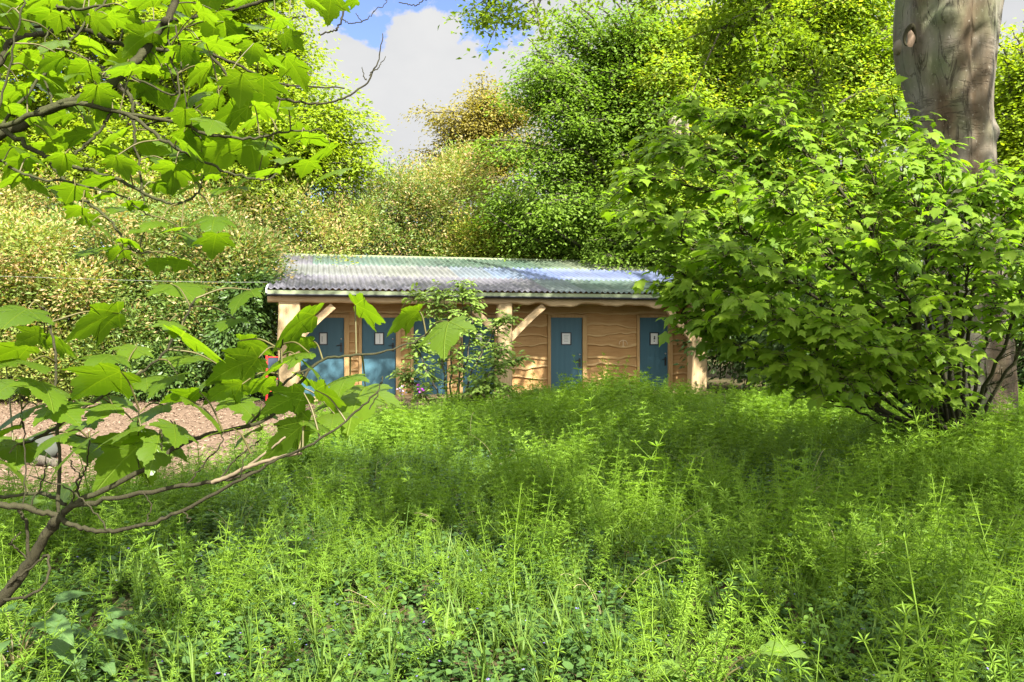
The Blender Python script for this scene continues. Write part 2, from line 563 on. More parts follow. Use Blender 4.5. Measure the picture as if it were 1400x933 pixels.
xs = np.concatenate([np.linspace(-160, -14, 24), np.linspace(-13.5, 16, 120), np.linspace(16.5, 160, 24)])
ys = np.concatenate([np.linspace(-60, -6, 12), np.linspace(-5, 30, 130), np.linspace(31, 260, 34)])
gx, gy = np.meshgrid(xs, ys, indexing='ij')
V = np.stack([gx, gy, gh(gx, gy)], -1).reshape(-1, 3)
ny = len(ys)
i, j = np.meshgrid(np.arange(len(xs) - 1), np.arange(ny - 1), indexing='ij')
Q = np.stack([i * ny + j, (i + 1) * ny + j, (i + 1) * ny + j + 1, i * ny + j + 1], -1).reshape(-1, 4)
g = MB().add(V, Q).build('ground', M['soil'])
tag(g, 'dark leaf littered woodland floor under the weeds', 'ground', kind='structure')

xs = np.arange(-16, -.9, .14)
ys = np.arange(5.2, 19.4, .14)
gx, gy = np.meshgrid(xs, ys, indexing='ij')
ny = len(ys)
i, j = np.meshgrid(np.arange(len(xs) - 1), np.arange(ny - 1), indexing='ij')
Q = np.stack([i * ny + j, (i + 1) * ny + j, (i + 1) * ny + j + 1, i * ny + j + 1], -1).reshape(-1, 4)
cxy = np.stack([gx, gy], -1).reshape(-1, 2)[Q].mean(1)
Q = Q[on_path(cxy[:, 0], cxy[:, 1])]
p = MB().add(np.stack([gx, gy, gh(gx, gy) + .006 + .012 * (1 + wob(gx, gy, 3))], -1).reshape(-1, 3), Q).build('path', M['path'])
tag(p, 'pinkish brown woodchip clearing beside the shed', 'path', kind='structure')

n = 16000
cx, cy = RNG.uniform(-12, -1.2, n), RNG.uniform(5.6, 19, n)
k = on_path(cx, cy, -.15)
cx, cy = cx[k], cy[k]
n = len(cx)
mb = MB()
Pc = np.stack([cx, cy, gh(cx, cy) + .03 + .02 * RNG.random(n)], -1)
leaves(mb, Pc, norm(rdir(n) * [1, 1, .35]), norm(rdir(n) * .5 + [0, 0, 1]), RNG.uniform(.03, .085, n), tmpl_rhomb(.22, .1))
tag(mb.build('wood_chips', M['chip'], smooth=False), 'loose brown wood chips strewn over the clearing', 'wood chips', kind='stuff')

# ------------------------------------------------------------------ shed
TH = math.radians(13.8)
SC, SS = math.cos(TH), math.sin(TH)
X0, Y0 = (366 - CX) / F * 18, 18.0


def U(px, v):
    r = (px - CX) / F
    return (r * (Y0 + SC * v) - X0 + SS * v) / (SC - r * SS)


def ZZ(py, u, v):
    return EYE - (py - HY) / F * (Y0 + SS * u + SC * v)


shed = empty('wooden_shed', (X0, Y0, 0), TH)
tag(shed, 'long timber toilet shed with six blue doors and a corrugated roof', 'shed')
LEN, VW, VB, DEP = 11.45, 1.5, .28, 6.1
EZ, RZ = 2.60, 3.95          # eave and top edge of the single slope

# roof: three rows of corrugated sheets as one continuous skin
SH = 12
sheet_w = LEN / SH
cols_u = np.linspace(0, LEN, 80 * 8 + 1)
wavez = .024 * np.cos(cols_u / LEN * 80 * 2 * PI)
rows_v, rows_z = [], []
for r in range(3):
    a, b = DEP * r / 3, DEP * (r + 1) / 3
    for k in range(4):
        vv = a + (b - a) * k / 3
        rows_v.append(vv + (.001 if k == 0 and r else 0))
        rows_z.append(EZ + (RZ - EZ) * vv / DEP + .028 - .016 * k / 3)
V = np.stack([np.broadcast_to(cols_u, (12, len(cols_u))), np.broadcast_to(np.array(rows_v)[:, None], (12, len(cols_u))),
              np.array(rows_z)[:, None] + wavez[None]], -1)
nu = len(cols_u)
V2 = V.copy()
V2[..., 2] -= .007
i, j = np.meshgrid(np.arange(11), np.arange(nu - 1), indexing='ij')
q1 = np.stack([i * nu + j, i * nu + j + 1, (i + 1) * nu + j + 1, (i + 1) * nu + j], -1).reshape(-1, 4)
q2 = q1[:, ::-1] + 12 * nu
j1 = np.arange(nu - 1)
qe = np.stack([j1, 12 * nu + j1, 12 * nu + j1 + 1, j1 + 1], -1)
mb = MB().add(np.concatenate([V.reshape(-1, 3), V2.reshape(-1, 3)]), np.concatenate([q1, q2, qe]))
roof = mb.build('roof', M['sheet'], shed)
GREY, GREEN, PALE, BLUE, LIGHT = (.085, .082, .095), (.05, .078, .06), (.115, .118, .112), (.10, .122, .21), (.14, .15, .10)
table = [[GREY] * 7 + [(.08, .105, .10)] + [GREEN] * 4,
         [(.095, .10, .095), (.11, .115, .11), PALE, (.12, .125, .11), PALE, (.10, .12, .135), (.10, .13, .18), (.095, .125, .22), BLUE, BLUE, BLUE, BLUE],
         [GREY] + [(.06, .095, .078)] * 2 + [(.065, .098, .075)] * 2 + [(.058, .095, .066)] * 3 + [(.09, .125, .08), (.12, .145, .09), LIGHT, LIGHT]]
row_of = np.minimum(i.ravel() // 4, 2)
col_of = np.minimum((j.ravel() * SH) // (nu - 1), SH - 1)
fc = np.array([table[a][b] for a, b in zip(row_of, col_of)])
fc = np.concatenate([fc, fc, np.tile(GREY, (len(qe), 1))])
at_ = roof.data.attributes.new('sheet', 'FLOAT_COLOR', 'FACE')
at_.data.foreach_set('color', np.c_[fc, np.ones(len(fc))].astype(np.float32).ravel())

slope = math.atan2(RZ - EZ, DEP)
Rs = np.array([[1, 0, 0], [0, math.cos(slope), -math.sin(slope)], [0, math.sin(slope), math.cos(slope)]])
sl = math.hypot(DEP, RZ - EZ)
for u in (-.03, LEN + .03):
    MB().box((u, DEP / 2, (EZ + RZ) / 2 - .03), (.035, sl + .02, .10), R=Rs).build('verge_board', M['white'], shed, False)
MB().box((LEN / 2, DEP + .02, RZ + .02), (LEN + .1, .1, .07)).build('ridge_flashing', M['olive'], shed, False)
MB().box((LEN / 2, .035, EZ - .055), (LEN + .02, .03, .085)).build('fascia', M['olive'], shed, False)
mb = MB()
a = np.linspace(PI, 2 * PI, 9)
prof = np.c_[.06 * np.cos(a), .06 * np.sin(a)]
prof = np.concatenate([prof, prof[::-1] * .88])
P_ = np.concatenate([np.c_[np.full(18, u), .085 + prof[:, 0] - .02, EZ - .125 + prof[:, 1] + .03] for u in (-.02, LEN + .02)])
mb.add(P_, [[k, (k + 1) % 18, 18 + (k + 1) % 18, 18 + k] for k in range(18)])
mb.build('gutter', M['black'], shed)

# front beam with a waney lower edge
nseg = 120
us = np.linspace(-.02, LEN, nseg)
low = np.where(us < 5.6, .0, 1.0) * (.035 * np.sin(us * 2.4 + .6) + .03 * np.sin(us * 5.1) + .02 * np.sin(us * 11)) + .008 * np.sin(us * 9)
for d, wdt in ((8.15, .10), (8.6, .2)):
    low -= .05 * np.exp(-((us - d) / wdt) ** 2)
zt, zb = EZ - .13, 2.315
ring = []
for dv, zz in ((0, np.full(nseg, zt)), (0, zb + low + .03), (.03, zb + low), (.2, zb + low * .6), (.2, np.full(nseg, zt))):
    ring.append(np.c_[us, np.full(nseg, VB - .1 + dv), zz])
Vr = np.concatenate(ring)
Q = [[k * nseg + i_, ((k + 1) % 5) * nseg + i_, ((k + 1) % 5) * nseg + i_ + 1, k * nseg + i_ + 1] for k in range(5) for i_ in range(nseg - 1)]
mb = MB().add(Vr, Q)
mb.add(Vr[[0, nseg, 2 * nseg, 3 * nseg, 4 * nseg]], [[0, 1, 2, 3]], [[0, 3, 4]])
mb.build('beam', M['oak'], shed, False)


def rough_post(name, u0, u1, v0, v1, z0, z1, mat):
    zs = np.linspace(z0, z1, 16)
    V, n = [], 16
    for z in zs:
        w = .012 * math.sin(z * 3.1 + u0) + .006 * math.sin(z * 7 + 2 * u0)
        c = .025
        for du, dv in ((u0 + w + c, v0), (u1 + w * .4 - c, v0), (u1 + w * .4, v0 + c), (u1, v1), (u0, v1), (u0 + w, v0 + c)):
            V.append((du, dv, z))
    Q = [[k * 6 + a_, k * 6 + (a_ + 1) % 6, (k + 1) * 6 + (a_ + 1) % 6, (k + 1) * 6 + a_] for k in range(n - 1) for a_ in range(6)]
    b = (n - 1) * 6
    return MB().add(V, Q + [[b, b + 1, b + 2, b + 3], [b, b + 3, b + 4, b + 5]]).build(name, mat, shed, False)


VP = VB - .08
rough_post('post', U(380, VP), U(410, VP), VP + .01, VP + .26, -.05, 2.34, M['oak_v'])
rough_post('post', U(681.5, VP), U(700.5, VP), VP, VP + .27, -.05, 2.34, M['oak_v'])
rough_post('post', U(947, VP), U(967, VP), VP, VP + .30, -.05, 2.34, M['oak_v'])


def brace(pa, pb, w=.16):
    ua, ub = U(pa[0], VB), U(pb[0], VB)
    a_ = np.array([ua, VB, ZZ(pa[1], ua, VB)])
    b_ = np.array([ub, VB, ZZ(pb[1], ub, VB)])
    d = b_ - a_
    L = np.linalg.norm(d)
    ang = math.atan2(d[2], d[0])
    R = np.array([[math.cos(ang), 0, -math.sin(ang)], [0, 1, 0], [math.sin(ang), 0, math.cos(ang)]])
    mb = MB()
    nn_ = 8
    V = []
    for k in range(nn_):
        x = (k / (nn_ - 1) - .5) * (L + .12)
        bow = .02 * math.sin(k / (nn_ - 1) * PI)
        for y, z in ((-.05, -w / 2 + bow), (.05, -w / 2 + bow), (.05, w / 2 + bow), (-.05, w / 2 + bow)):
            V.append((x, y, z))
    V = np.array(V) @ R.T + (a_ + b_) / 2 + [0, .03, 0]
    Q = [[k * 4 + q, k * 4 + (q + 1) % 4, k * 4 + 4 + (q + 1) % 4, k * 4 + 4 + q] for k in range(nn_ - 1) for q in range(4)] + [[3, 2, 1, 0], [b4 := (nn_ - 1) * 4, b4 + 1, b4 + 2, b4 + 3]]
    mb.add(V, Q).build('brace', M['oak'], shed, False)


brace((409, 463), (453, 421))
brace((682, 456), (646, 421))
brace((700, 461), (741, 421))
brace((947, 463), (916, 424))

# doors: px of leaf left and right, handle top and bottom, notice px range
DOORS = [(411, 470.5, 469, 481.5, (436, 448), 'line'), (494.5, 541, 469, 481, (511.5, 525), 'split'), (565, 611, 470, 482, (582, 594.5), 'text'),
         (632, 675.5, 467, 479, (648, 660), 'text'), (752, 795.6, 490, 502, (766.5, 780.5), 'text'), (873, 912.5, 488.5, 500, (887.5, 899.8), 'figure')]
spans = []
for a_, b_, h0, h1, nt, mark in DOORS:
    ua, ub = U(a_, VW), U(b_, VW)
    zt = ZZ(434.5, (ua + ub) / 2, VW)
    spans.append((ua, ub))
    d = MB().box(((ua + ub) / 2, VW - .005, (zt + .04) / 2), (ub - ua - .012, .045, zt - .04)).build('door', M['blue'], shed, False)
    uh = ub - .075
    z1, z0 = ZZ(h0, uh, VW), ZZ(h1, uh, VW)
    mb = MB()
    mb.box((uh, VW - .034, (z0 + z1) / 2), (.055, .012, z1 - z0))
    mb.tube(np.array([[uh, VW - .04, z1 - .05], [uh, VW - .08, z1 - .055], [uh - .03, VW - .085, z1 - .055], [uh - .11, VW - .085, z1 - .06]]), .011, 6)
    mb.build('handle', M['black'], d, False)
    MB().tube(np.array([[uh, VW - .028, z1 + .10], [uh, VW - .042, z1 + .10]]), .024, 10).build('lock_cylinder', M['steel'], d)
    n0, n1 = U(nt[0], VW), U(nt[1], VW)
    zn1, zn0 = ZZ(454.6, ua, VW), ZZ(472.2, ua, VW)
    fw = .028
    mb = MB()
    for c_, s_ in ((((n0 + n1) / 2, zn1 - fw / 2), (n1 - n0, fw)), (((n0 + n1) / 2, zn0 + fw / 2), (n1 - n0, fw)),
                   ((n0 + fw / 2, (zn0 + zn1) / 2), (fw, zn1 - zn0 - 2 * fw)), ((n1 - fw / 2, (zn0 + zn1) / 2), (fw, zn1 - zn0 - 2 * fw))):
        mb.box((c_[0], VW - .0385, c_[1]), (s_[0], .022, s_[1]))
    mb.build('notice_frame', M['black'], d, False)
    mb = MB()
    pc, pz, pw, ph = (n0 + n1) / 2, (zn0 + zn1) / 2, n1 - n0 - 2 * fw, zn1 - zn0 - 2 * fw
    mb.box((pc, VW - .033, pz), (pw, .010, ph))
    yy = VW - .0395
    if mark == 'line':
        mb.box((pc - .03, yy, pz - .01), (.012, .002, ph * .55), mat=1)
    elif mark == 'split':
        mb.box((pc + .015, yy, pz), (.010, .002, ph * .86), mat=1)
    elif mark == 'text':
        for k in range(5):
            mb.box((pc - .01 * (k % 2), yy, pz + ph * (.3 - .14 * k)), (pw * (.62 - .09 * (k % 3)), .002, .010), mat=2)
    else:
        mb.tube(np.array([[pc + .01, yy + .001, pz + .055], [pc + .01, yy - .001, pz + .055]]), .022, 8, mat=1)
        mb.box((pc + .005, yy, pz + .005), (.045, .002, .055), mat=1)
        mb.box((pc, yy, pz - .065), (.03, .002, .035), mat=1)
    mb.build('notice', [M['paper'], M['ink'], M['ink_pale']], d, False)
    fr = MB()
    for uu, s_ in ((ua - .045, 1), (ub + .06, -1)):
        wdt = .075 if s_ == 1 else .12
        fr.box((uu + (.005 if s_ == 1 else 0), VW - .035, (zt + .06) / 2), (wdt, .11, zt + .06))
    fr.box(((ua + ub) / 2 + .005, VW - .034, zt + .035), (ub - ua - .012, .108, .068))
    fr.build('door_frame', M['trim'], shed, False)

# wall: waney-edged boards lapped downwards between the doors
mb = MB()
TOPW = 2.72
mb.box((LEN / 2, VW + .06, TOPW / 2), (LEN - .3, .05, TOPW))
segs, prev = [], U(388, VW)
for ua, ub in spans:
    segs.append((prev, ua - .08))
    prev = ub + .12
segs.append((prev, U(962, VW)))
door_top = 2.09


def board(mb, u0, u1, z0, z1, amp, seed):
    k = max(4, int((u1 - u0) / .05))
    us = np.linspace(u0, u1, k)
    w = amp * (.5 * np.sin(us * (2.2 + seed % 1.7) + seed) + .35 * np.abs(np.sin(us * (3.1 + seed % 1.3) + 2.1 * seed)) + .16 * np.sin(us * 13 + seed * 5) * np.sin(us * 2.9 + seed))
    w2 = w + .006 * np.sin(us * 21 + seed)
    lip = .055 + .02 * np.sin(us * 2 + seed)       # pale sapwood edge is a bevel
    rows = [np.c_[us, np.full(k, VW - .004), np.full(k, z1)], np.c_[us, np.full(k, VW - .050), z0 + w + lip],
            np.c_[us, np.full(k, VW - .062), z0 + w2 + .010], np.c_[us, np.full(k, VW - .056), z0 + w2], np.c_[us, np.full(k, VW + .02), z0 + w2]]
    V = np.concatenate(rows)
    Q = [[r * k + i_, (r + 1) * k + i_, (r + 1) * k + i_ + 1, r * k + i_ + 1] for r in range(4) for i_ in range(k - 1)]
    rn = np.full(len(V), .05 + .95 * ((seed * 3.37) % 1))
    mb.add(V, Q[:k - 1] + Q[2 * (k - 1):], rnd=rn)
    mb.add(V, Q[k - 1:2 * (k - 1)], mat=1, rnd=rn)


for si, (u0, u1) in enumerate(segs):
    if u1 - u0 < .05:
        continue
    wavy = .012 if si < 4 else .085
    z, b = door_top, 0
    while z > .02:
        h = (.245 + .05 * math.sin(b * 2.3 + si * 1.7)) * (1.15 if si >= 4 else .95)
        board(mb, u0, u1, max(z - h, 0), z + .07, wavy, si * 3.3 + b * 1.9)
        z -= h
        b += 1
for b, z in enumerate((2.1, 2.33, 2.56)):
    board(mb, U(384, VW), U(962, VW), z, z + .3, .04, b * 2.7 + 1)
mb.build('wall', [M['clad'], M['sap']], shed, False)
mb = MB()
um, vm, zm = U(851, VW), VW - .055, ZZ(469, 7, VW)
mb.tube(smooth_path([[um - .12, vm, zm - .05], [um - .09, vm, zm + .03], [um, vm, zm + .065], [um + .09, vm, zm + .03], [um + .12, vm, zm - .05]], 5), .008, 5)
mb.box((um, vm, zm - .02), (.014, .008, .17))
mb.box((um, vm - .001, zm - .10), (.08, .008, .014))
mb.build('carved_mark', M['chalk'], shed, False)
for u in (.42, LEN - .3):
    top = EZ - .2 + (VW + DEP) / 2 / DEP * (RZ - EZ)
    zA, zB = EZ - .09 + (RZ - EZ) * .45 / DEP, RZ - .09
    V = [(u + s_, v_, z_) for s_ in (-.03, .03) for v_, z_ in ((VW + .09, 0), (DEP - .15, 0), (DEP - .15, zB), (VW + .09, zA + .2))]
    MB().add(V, [[0, 1, 2, 3], [7, 6, 5, 4], [0, 4, 5, 1], [1, 5, 6, 2], [2, 6, 7, 3], [3, 7, 4, 0]]).build('end_wall', M['clad'], shed, False)
MB().box((LEN / 2, DEP - .1, (RZ - .1) / 2), (LEN - .72, .06, RZ - .12)).build('back_wall', M['clad'], shed, False)
MB().box((LEN / 2, .85, .015), (LEN - .4, 1.2, .06)).build('porch_floor', M['oak'], shed, False)


def to_world(u, v, z):
    return np.array([X0 + SC * u - SS * v, Y0 + SS * u + SC * v, z])


# red-edged board standing left of the corner post
b0 = at(371, 0, 18.3)
rb = empty('notice_board', (b0[0], b0[1], 0), TH)
tag(rb, 'red framed stand with dark panels beside the corner post of the shed', 'notice board')
MB().box((-.1, 0, .55), (.05, .05, 1.1)).build('stand_post', M['red'], rb, False)
for z in (.78, .28):
    f_ = MB().box((.06, -.01, z), (.24, .03, .03)).box((.06, -.01, z + .28), (.24, .03, .03)).box((.175, -.01, z + .14), (.03, .03, .25)).build('panel_frame', M['red'], rb, False)
    MB().box((.04, -.005, z + .14), (.24, .015, .25)).build('panel', M['navy'], f_, False)

# wire strung in front of the hedge
pw = [at(x, y, Y) for x, y, Y in ((-160, 376, 16.5), (0, 378, 17), (100, 381, 17.3), (200, 384, 17.6), (300, 386, 17.9), (366, 386, 18.2))]
o = MB().tube(smooth_path(pw, 8), .0035, 5).build('wire', M['wire'])
tag(o, 'thin grey wire strung level from the shed along the hedge', 'wire')

# ------------------------------------------------------------------ sun flecks: gaps in the high canopy
# (x, y, z, radius): a spot that the sun reaches because no twig hangs on its line to the sun
FLECKS = [(-.1, 4.1, .3, 1.05), (.5, 3.4, .3, .7), (-.7, 5.2, .3, .5), (2.35, 5.0, .3, .45), (-1.5, 6.0, .3, .35), (.1, 8.3, .3, .7), (-1.9, 10.5, .3, 1.1), (1.5, 11.5, .3, .8), (.9, 6.3, .3, .5), (3.6, 8.0, .3, .35), (3.9, 12.5, .3, .8), (-1.2, 15.4, 1.4, .8), (.8, 14, .3, .7),
          (-5.5, 10, .1, 2.2), (-5.5, 14, .1, 2.0), (4.6, 8.3, 3.4, 1.3), (2.6, 8.2, 2.5, .8), (6.0, 8.4, 3.2, .9),
          (-4.2, 20.5, 3.0, 1.2), (-1.4, 21.6, 3.2, 1.5), (2.2, 23, 3.4, 1.6), (5.6, 24, 3.6, 1.4), (5.0, 20.0, 1.0, .35),
          (1.2, 8.4, 3.0, .4), (3.6, 12, .3, .7), (-8, 17, 3, 3), (-12, 18, 3, 4), (-4, 21, 5, 2), (-5, 25, 6, 4), (0, 27, 6, 4), (5, 27, 7, 4), (-14, 24, 6, 6), (-1.0, 2.1, 2.3, 1.1), (-.5, 2.2, 2.2, .6), (-.6, 1.65, 1.5, .85), (6.75, 10.9, .6, .22), (6.6, 11, 6.2, .35)]


def sun_gap(P, pad=1.0):
    """which points lie on the sun's line to one of the flecks"""
    hit = np.zeros(len(P), bool)
    for x, y, z, r in FLECKS:
        d = P - np.array([x, y, z])
        al = d @ TO_SUN
        perp = np.linalg.norm(d - al[:, None] * TO_SUN, axis=1)
        hit |= (al > .8) & (perp < r * pad * (1 + .25 * np.sin(P[:, 0] * 9 + P[:, 1] * 7)))
    return hit


def hides_frame(P, keep_y=0):
    """points that would hang inside the photographed view (for crowns that stay above it)"""
    y = np.maximum(P[:, 1], .05)
    zt = EYE + (HY + 12) / F * y
    return (P[:, 1] > .3) & (P[:, 2] < zt + .25) & (np.abs(P[:, 0]) < (CX + 40) / F * y + .3)


# ------------------------------------------------------------------ trees
def lobe_px(px, py, Y, rx, ry, rd=None):
    c = at(px, py, Y)
    a, b = rx / F * Y, ry / F * Y
    return (*c, a, rd if rd else (a + b) / 2, b)


def tree(name, label, cat, group, base, lobes, nclu, per, cr, leaf, mat, bark, trunk_r=.25, tm=RHOMB, flat=.45, tint_p=0, limbs=3, trunk_to=None, shell=.45, gap=False, above=False,
         extra=None, twigs=.3, up=.75, tilt=.4, fork=None, dens=1.35, big=.95, sub=8, fs=(.26, .48), shoot=0.0, cv=.5, nb=0):
    bx, by = base
    bz = float(gh(bx, by))
    root = empty(name, (bx, by, bz))
    tag(root, label, cat, group)
    B = np.array([bx, by, bz])
    nclu, leaf = int(nclu * dens), leaf * big
    L = np.array(lobes, float)
    S_ = []
    for lb in L:
        S_.append([*lb[:3], *(lb[3:6] * .72)])
        for _ in range(sub):
            q = rdir(1, .8)[0]
            f_ = RNG.uniform(*fs)
            S_.append([*(lb[:3] + q * lb[3:6] * RNG.uniform(.62, 1.0)), lb[3] * f_ * 1.25, lb[4] * f_ * 1.25, lb[5] * f_ * .6])
    LIMB = L
    L = np.array(S_)
    vol = L[:, 3] * L[:, 4] * L[:, 5]
    area = (vol ** (2 / 3))
    pick = RNG.choice(len(L), nclu, p=area / area.sum())
    r = RNG.uniform(shell, 1.0, nclu) ** .6
    d = rdir(nclu)
    C = L[pick, :3] + d * r[:, None] * L[pick, 3:6] * (1 + .16 * np.sin(7 * d[:, :1] + 5 * d[:, 1:2]))
    push = 1 + (RNG.random(nclu) < .25) * RNG.uniform(.0, .5, nclu)
    C = L[pick, :3] + (C - L[pick, :3]) * push[:, None] + RNG.normal(0, .11, C.shape) * L[pick, 3:6]
    boughs = []
    if nb:
        top0 = np.array(trunk_to if trunk_to is not None else [bx, by, LIMB[:, 2].mean()])
        Cs, Ds = [], []
        for lb in LIMB:
            for _ in range(max(3, int(nb * (lb[3] * lb[5]) ** .6))):
                q = rdir(1, .9)[0]
                tgt = lb[:3] + q * lb[3:6] * RNG.uniform(.45, 1.12)
                hd_ = np.hypot(tgt[0] - bx, tgt[1] - by)
                f_ = np.clip((tgt[2] - RNG.uniform(.25, .75) * hd_) / top0[2], .22, 1)
                st_ = B * (1 - f_) + top0 * f_
                ln = np.linalg.norm(tgt - st_)
                P_ = smooth_path([st_, st_ * .6 + tgt * .4 + [0, 0, .10 * ln] + RNG.normal(0, .05 * ln, 3), st_ * .22 + tgt * .78 + [0, 0, .07 * ln] + RNG.normal(0, .035 * ln, 3), tgt], 7, .012)
                boughs.append((P_, ln))
                cum = np.r_[0, np.cumsum(np.linalg.norm(np.diff(P_, axis=0), axis=1))]
                for a_ in np.arange(max(.3 * cum[-1], cum[-1] - 3.2), cum[-1], .24):
                    p_ = np.array([np.interp(a_, cum, P_[:, k_]) for k_ in range(3)])
                    w_ = .62 * (1 - .6 * a_ / cum[-1]) + .12
                    for _ in range(RNG.integers(1, 4)):
                        o_ = RNG.normal(0, 1, 3) * [w_, w_, w_ * .28]
                        Cs.append(p_ + o_ - [0, 0, .10 * np.linalg.norm(o_)])
                        Ds.append(norm(o_ + (tgt - st_) / ln * .3))
                        if RNG.random() < .5:
                            boughs.append((np.array([p_, p_ + o_ * .5 + [0, 0, .03], Cs[-1]]), -1))
        C, d = np.array(Cs), np.array(Ds)
        pick = np.zeros(len(C), int)
        print(name, len(C), 'sprays')
    keep = C[:, 2] > .25
    if gap:
        keep &= ~sun_gap(C)
    if above:
        keep &= ~hides_frame(C)
    C, d, pick = C[keep], d[keep], pick[keep]
    crown = MB()
    m = len(C)
    per = int(per * 1.45)
    k = np.repeat(np.arange(m), per)
    off = RNG.normal(0, 1, (len(k), 3)) * cr * [1, 1, flat]
    off[:, 2] -= .28 * (off[:, 0] ** 2 + off[:, 1] ** 2) / cr
    P = C[k] + off
    out = norm(off * [1, 1, .4] + d[k] * cr * .6)
    nrm = norm(rdir(len(k)) * tilt + np.array([0, 0, up]) + d[k] * .35)
    tip = norm(out + rdir(len(k)) * .6 + [0, 0, -.25 + shoot])
    tint = None
    if tint_p:
        hz = np.clip((C[:, 2] - C[:, 2].min()) / (np.ptp(C[:, 2]) * .6 + .01), .15, 1)
        ct = (RNG.random(m) < tint_p * hz * 1.3) * RNG.uniform(.3, 1, m)
        tint = ct[k] * (RNG.random(len(k)) < .75) + .001
    if gap:
        kk = ~sun_gap(P, .9)
        if above:
            kk &= ~hides_frame(P)
        P, tip, nrm, k = P[kk], tip[kk], nrm[kk], k[kk]
        tint = None if tint is None else tint[kk]
    leaves(crown, P - B, tip, nrm, leaf * RNG.uniform(.5, 1.55, len(P)), tm, tint, rv=cv * RNG.random(m)[k] + (1 - cv) * RNG.random(len(k)))
    crown.build('crown', mat, root)
    # trunk, limbs to each lobe, twigs to the sprays
    tk = MB()
    top = np.array(trunk_to if trunk_to is not None else [bx, by, L[:, 2].mean()])
    tp = smooth_path([B - [0, 0, .3], B * .65 + top * .35 + [*RNG.normal(0, .12, 2), 0], top], 8) - B
    tk.tube(tp, trunk_r * np.linspace(1.15, .45, len(tp)), 10)
    for P_, ln in boughs:
        tk.tube(P_ - B, np.linspace(min(.13, .016 * ln + .03), .012, len(P_)) if ln > 0 else [.010, .008, .005], 5 if ln > 0 else 3, cap=False)
    for li, lb in enumerate(LIMB if not nb else []):
        a0 = tp[int(len(tp) * RNG.uniform(.35, .85))] + B if fork is None else np.array(fork)
        c = lb[:3]
        mid = (a0 + c) / 2 + [0, 0, .12 * np.linalg.norm(c - a0)]
        lp = smooth_path([a0, mid, c], 7, .02)
        tk.tube(lp - B, trunk_r * np.linspace(.42, .14, len(lp)), 6)
        mine = np.where(pick // (sub + 1) == li)[0]
        for q in mine[:int(len(mine) * twigs)]:
            s0 = lp[RNG.integers(len(lp) // 2, len(lp))]
            e = C[q]
            tw = smooth_path([s0, (s0 + e) / 2 + RNG.normal(0, .1, 3) + [0, 0, .08], e], 4)
            tk.tube(tw - B, trunk_r * np.linspace(.10, .025, len(tw)), 4, cap=False)
    if extra:
        extra(tk, B)
    tk.build('trunk', bark, root)
    return root


def P3(px, py, Y):
    return at(px, py, Y)


G_WOOD = 'trees behind the shed'
# bright tree behind the hedge on the left
Y = 27
tree('broadleaf_tree', 'tall yellow green tree standing left of the open sky', 'tree', G_WOOD, at(260, 0, Y)[:2],
     [lobe_px(*a) for a in ((40, 50, Y, 150, 120), (210, 40, Y, 140, 110), (350, 50, Y - 1, 90, 100), (425, 175, Y - 1, 70, 62), (330, 190, Y - 2, 100, 70), (170, 200, Y - 1, 130, 70),
      (10, 190, Y, 120, 70), (485, 170, Y, 36, 34), (300, -80, Y, 150, 90), (90, -90, Y, 160, 90), (475, 205, Y - 1, 36, 28), (400, 95, Y, 40, 45))],
     1500, 30, .30, .14, M['lime'], M['bark'], .35, flat=.4, nb=9)
Y = 36
tree('broadleaf_tree', 'sparse golden brown tree against the cloud, behind the shrubs', 'tree', G_WOOD, at(665, 0, Y)[:2],
     [lobe_px(*a) for a in ((660, 150, Y, 46, 40), (598, 165, Y, 30, 26), (684, 116, Y, 32, 22), (600, 215, Y, 46, 36), (680, 220, Y, 55, 55), (640, 190, Y, 40, 30), (720, 165, Y, 40, 45))],
     330, 22, .30, .13, M['tan'], M['bark'], .24, flat=.6, nb=9)
Y = 25.8
tree('broadleaf_tree', 'dense deep green tree with layered sprays behind the right half of the roof', 'tree', G_WOOD, at(905, 0, 28.8)[:2],
     [lobe_px(*a) for a in ((800, 105, Y, 95, 50), (740, 195, Y, 75, 55), (850, 215, Y, 90, 65), (712, 262, Y - .5, 56, 42), (790, 290, Y - .5, 90, 42), (890, 130, Y, 80, 50),
      (735, 118, Y, 48, 30), (875, 320, Y - 1, 80, 45), (770, 155, Y, 60, 40), (840, 60, Y, 70, 30), (950, 270, Y, 60, 60), (752, 72, Y, 42, 34), (795, 28, Y, 60, 38), (722, 122, Y, 34, 30), (860, 10, Y, 70, 40), (705, 298, Y, 56, 34), (672, 280, Y + .6, 36, 30), (745, 325, Y + 1, 60, 28), (760, 245, Y + .8, 60, 40))],
     2300, 19, .27, .125, M['deep'], M['bark'], .34, flat=.34, nb=8)
Y = 26.5


def snag(tk, B):
    a = smooth_path([at(924, 330, 26.6), at(925, 235, 25.6), at(922, 164, 25.0)], 6) - B
    tk.tube(a, np.linspace(.30, .22, len(a)), 10, 1)
    a = smooth_path([at(925, 215, 25.4), at(938, 190, 25.1), at(937, 160, 25.0)], 5) - B
    tk.tube(a, np.linspace(.11, .08, len(a)), 8, 1)


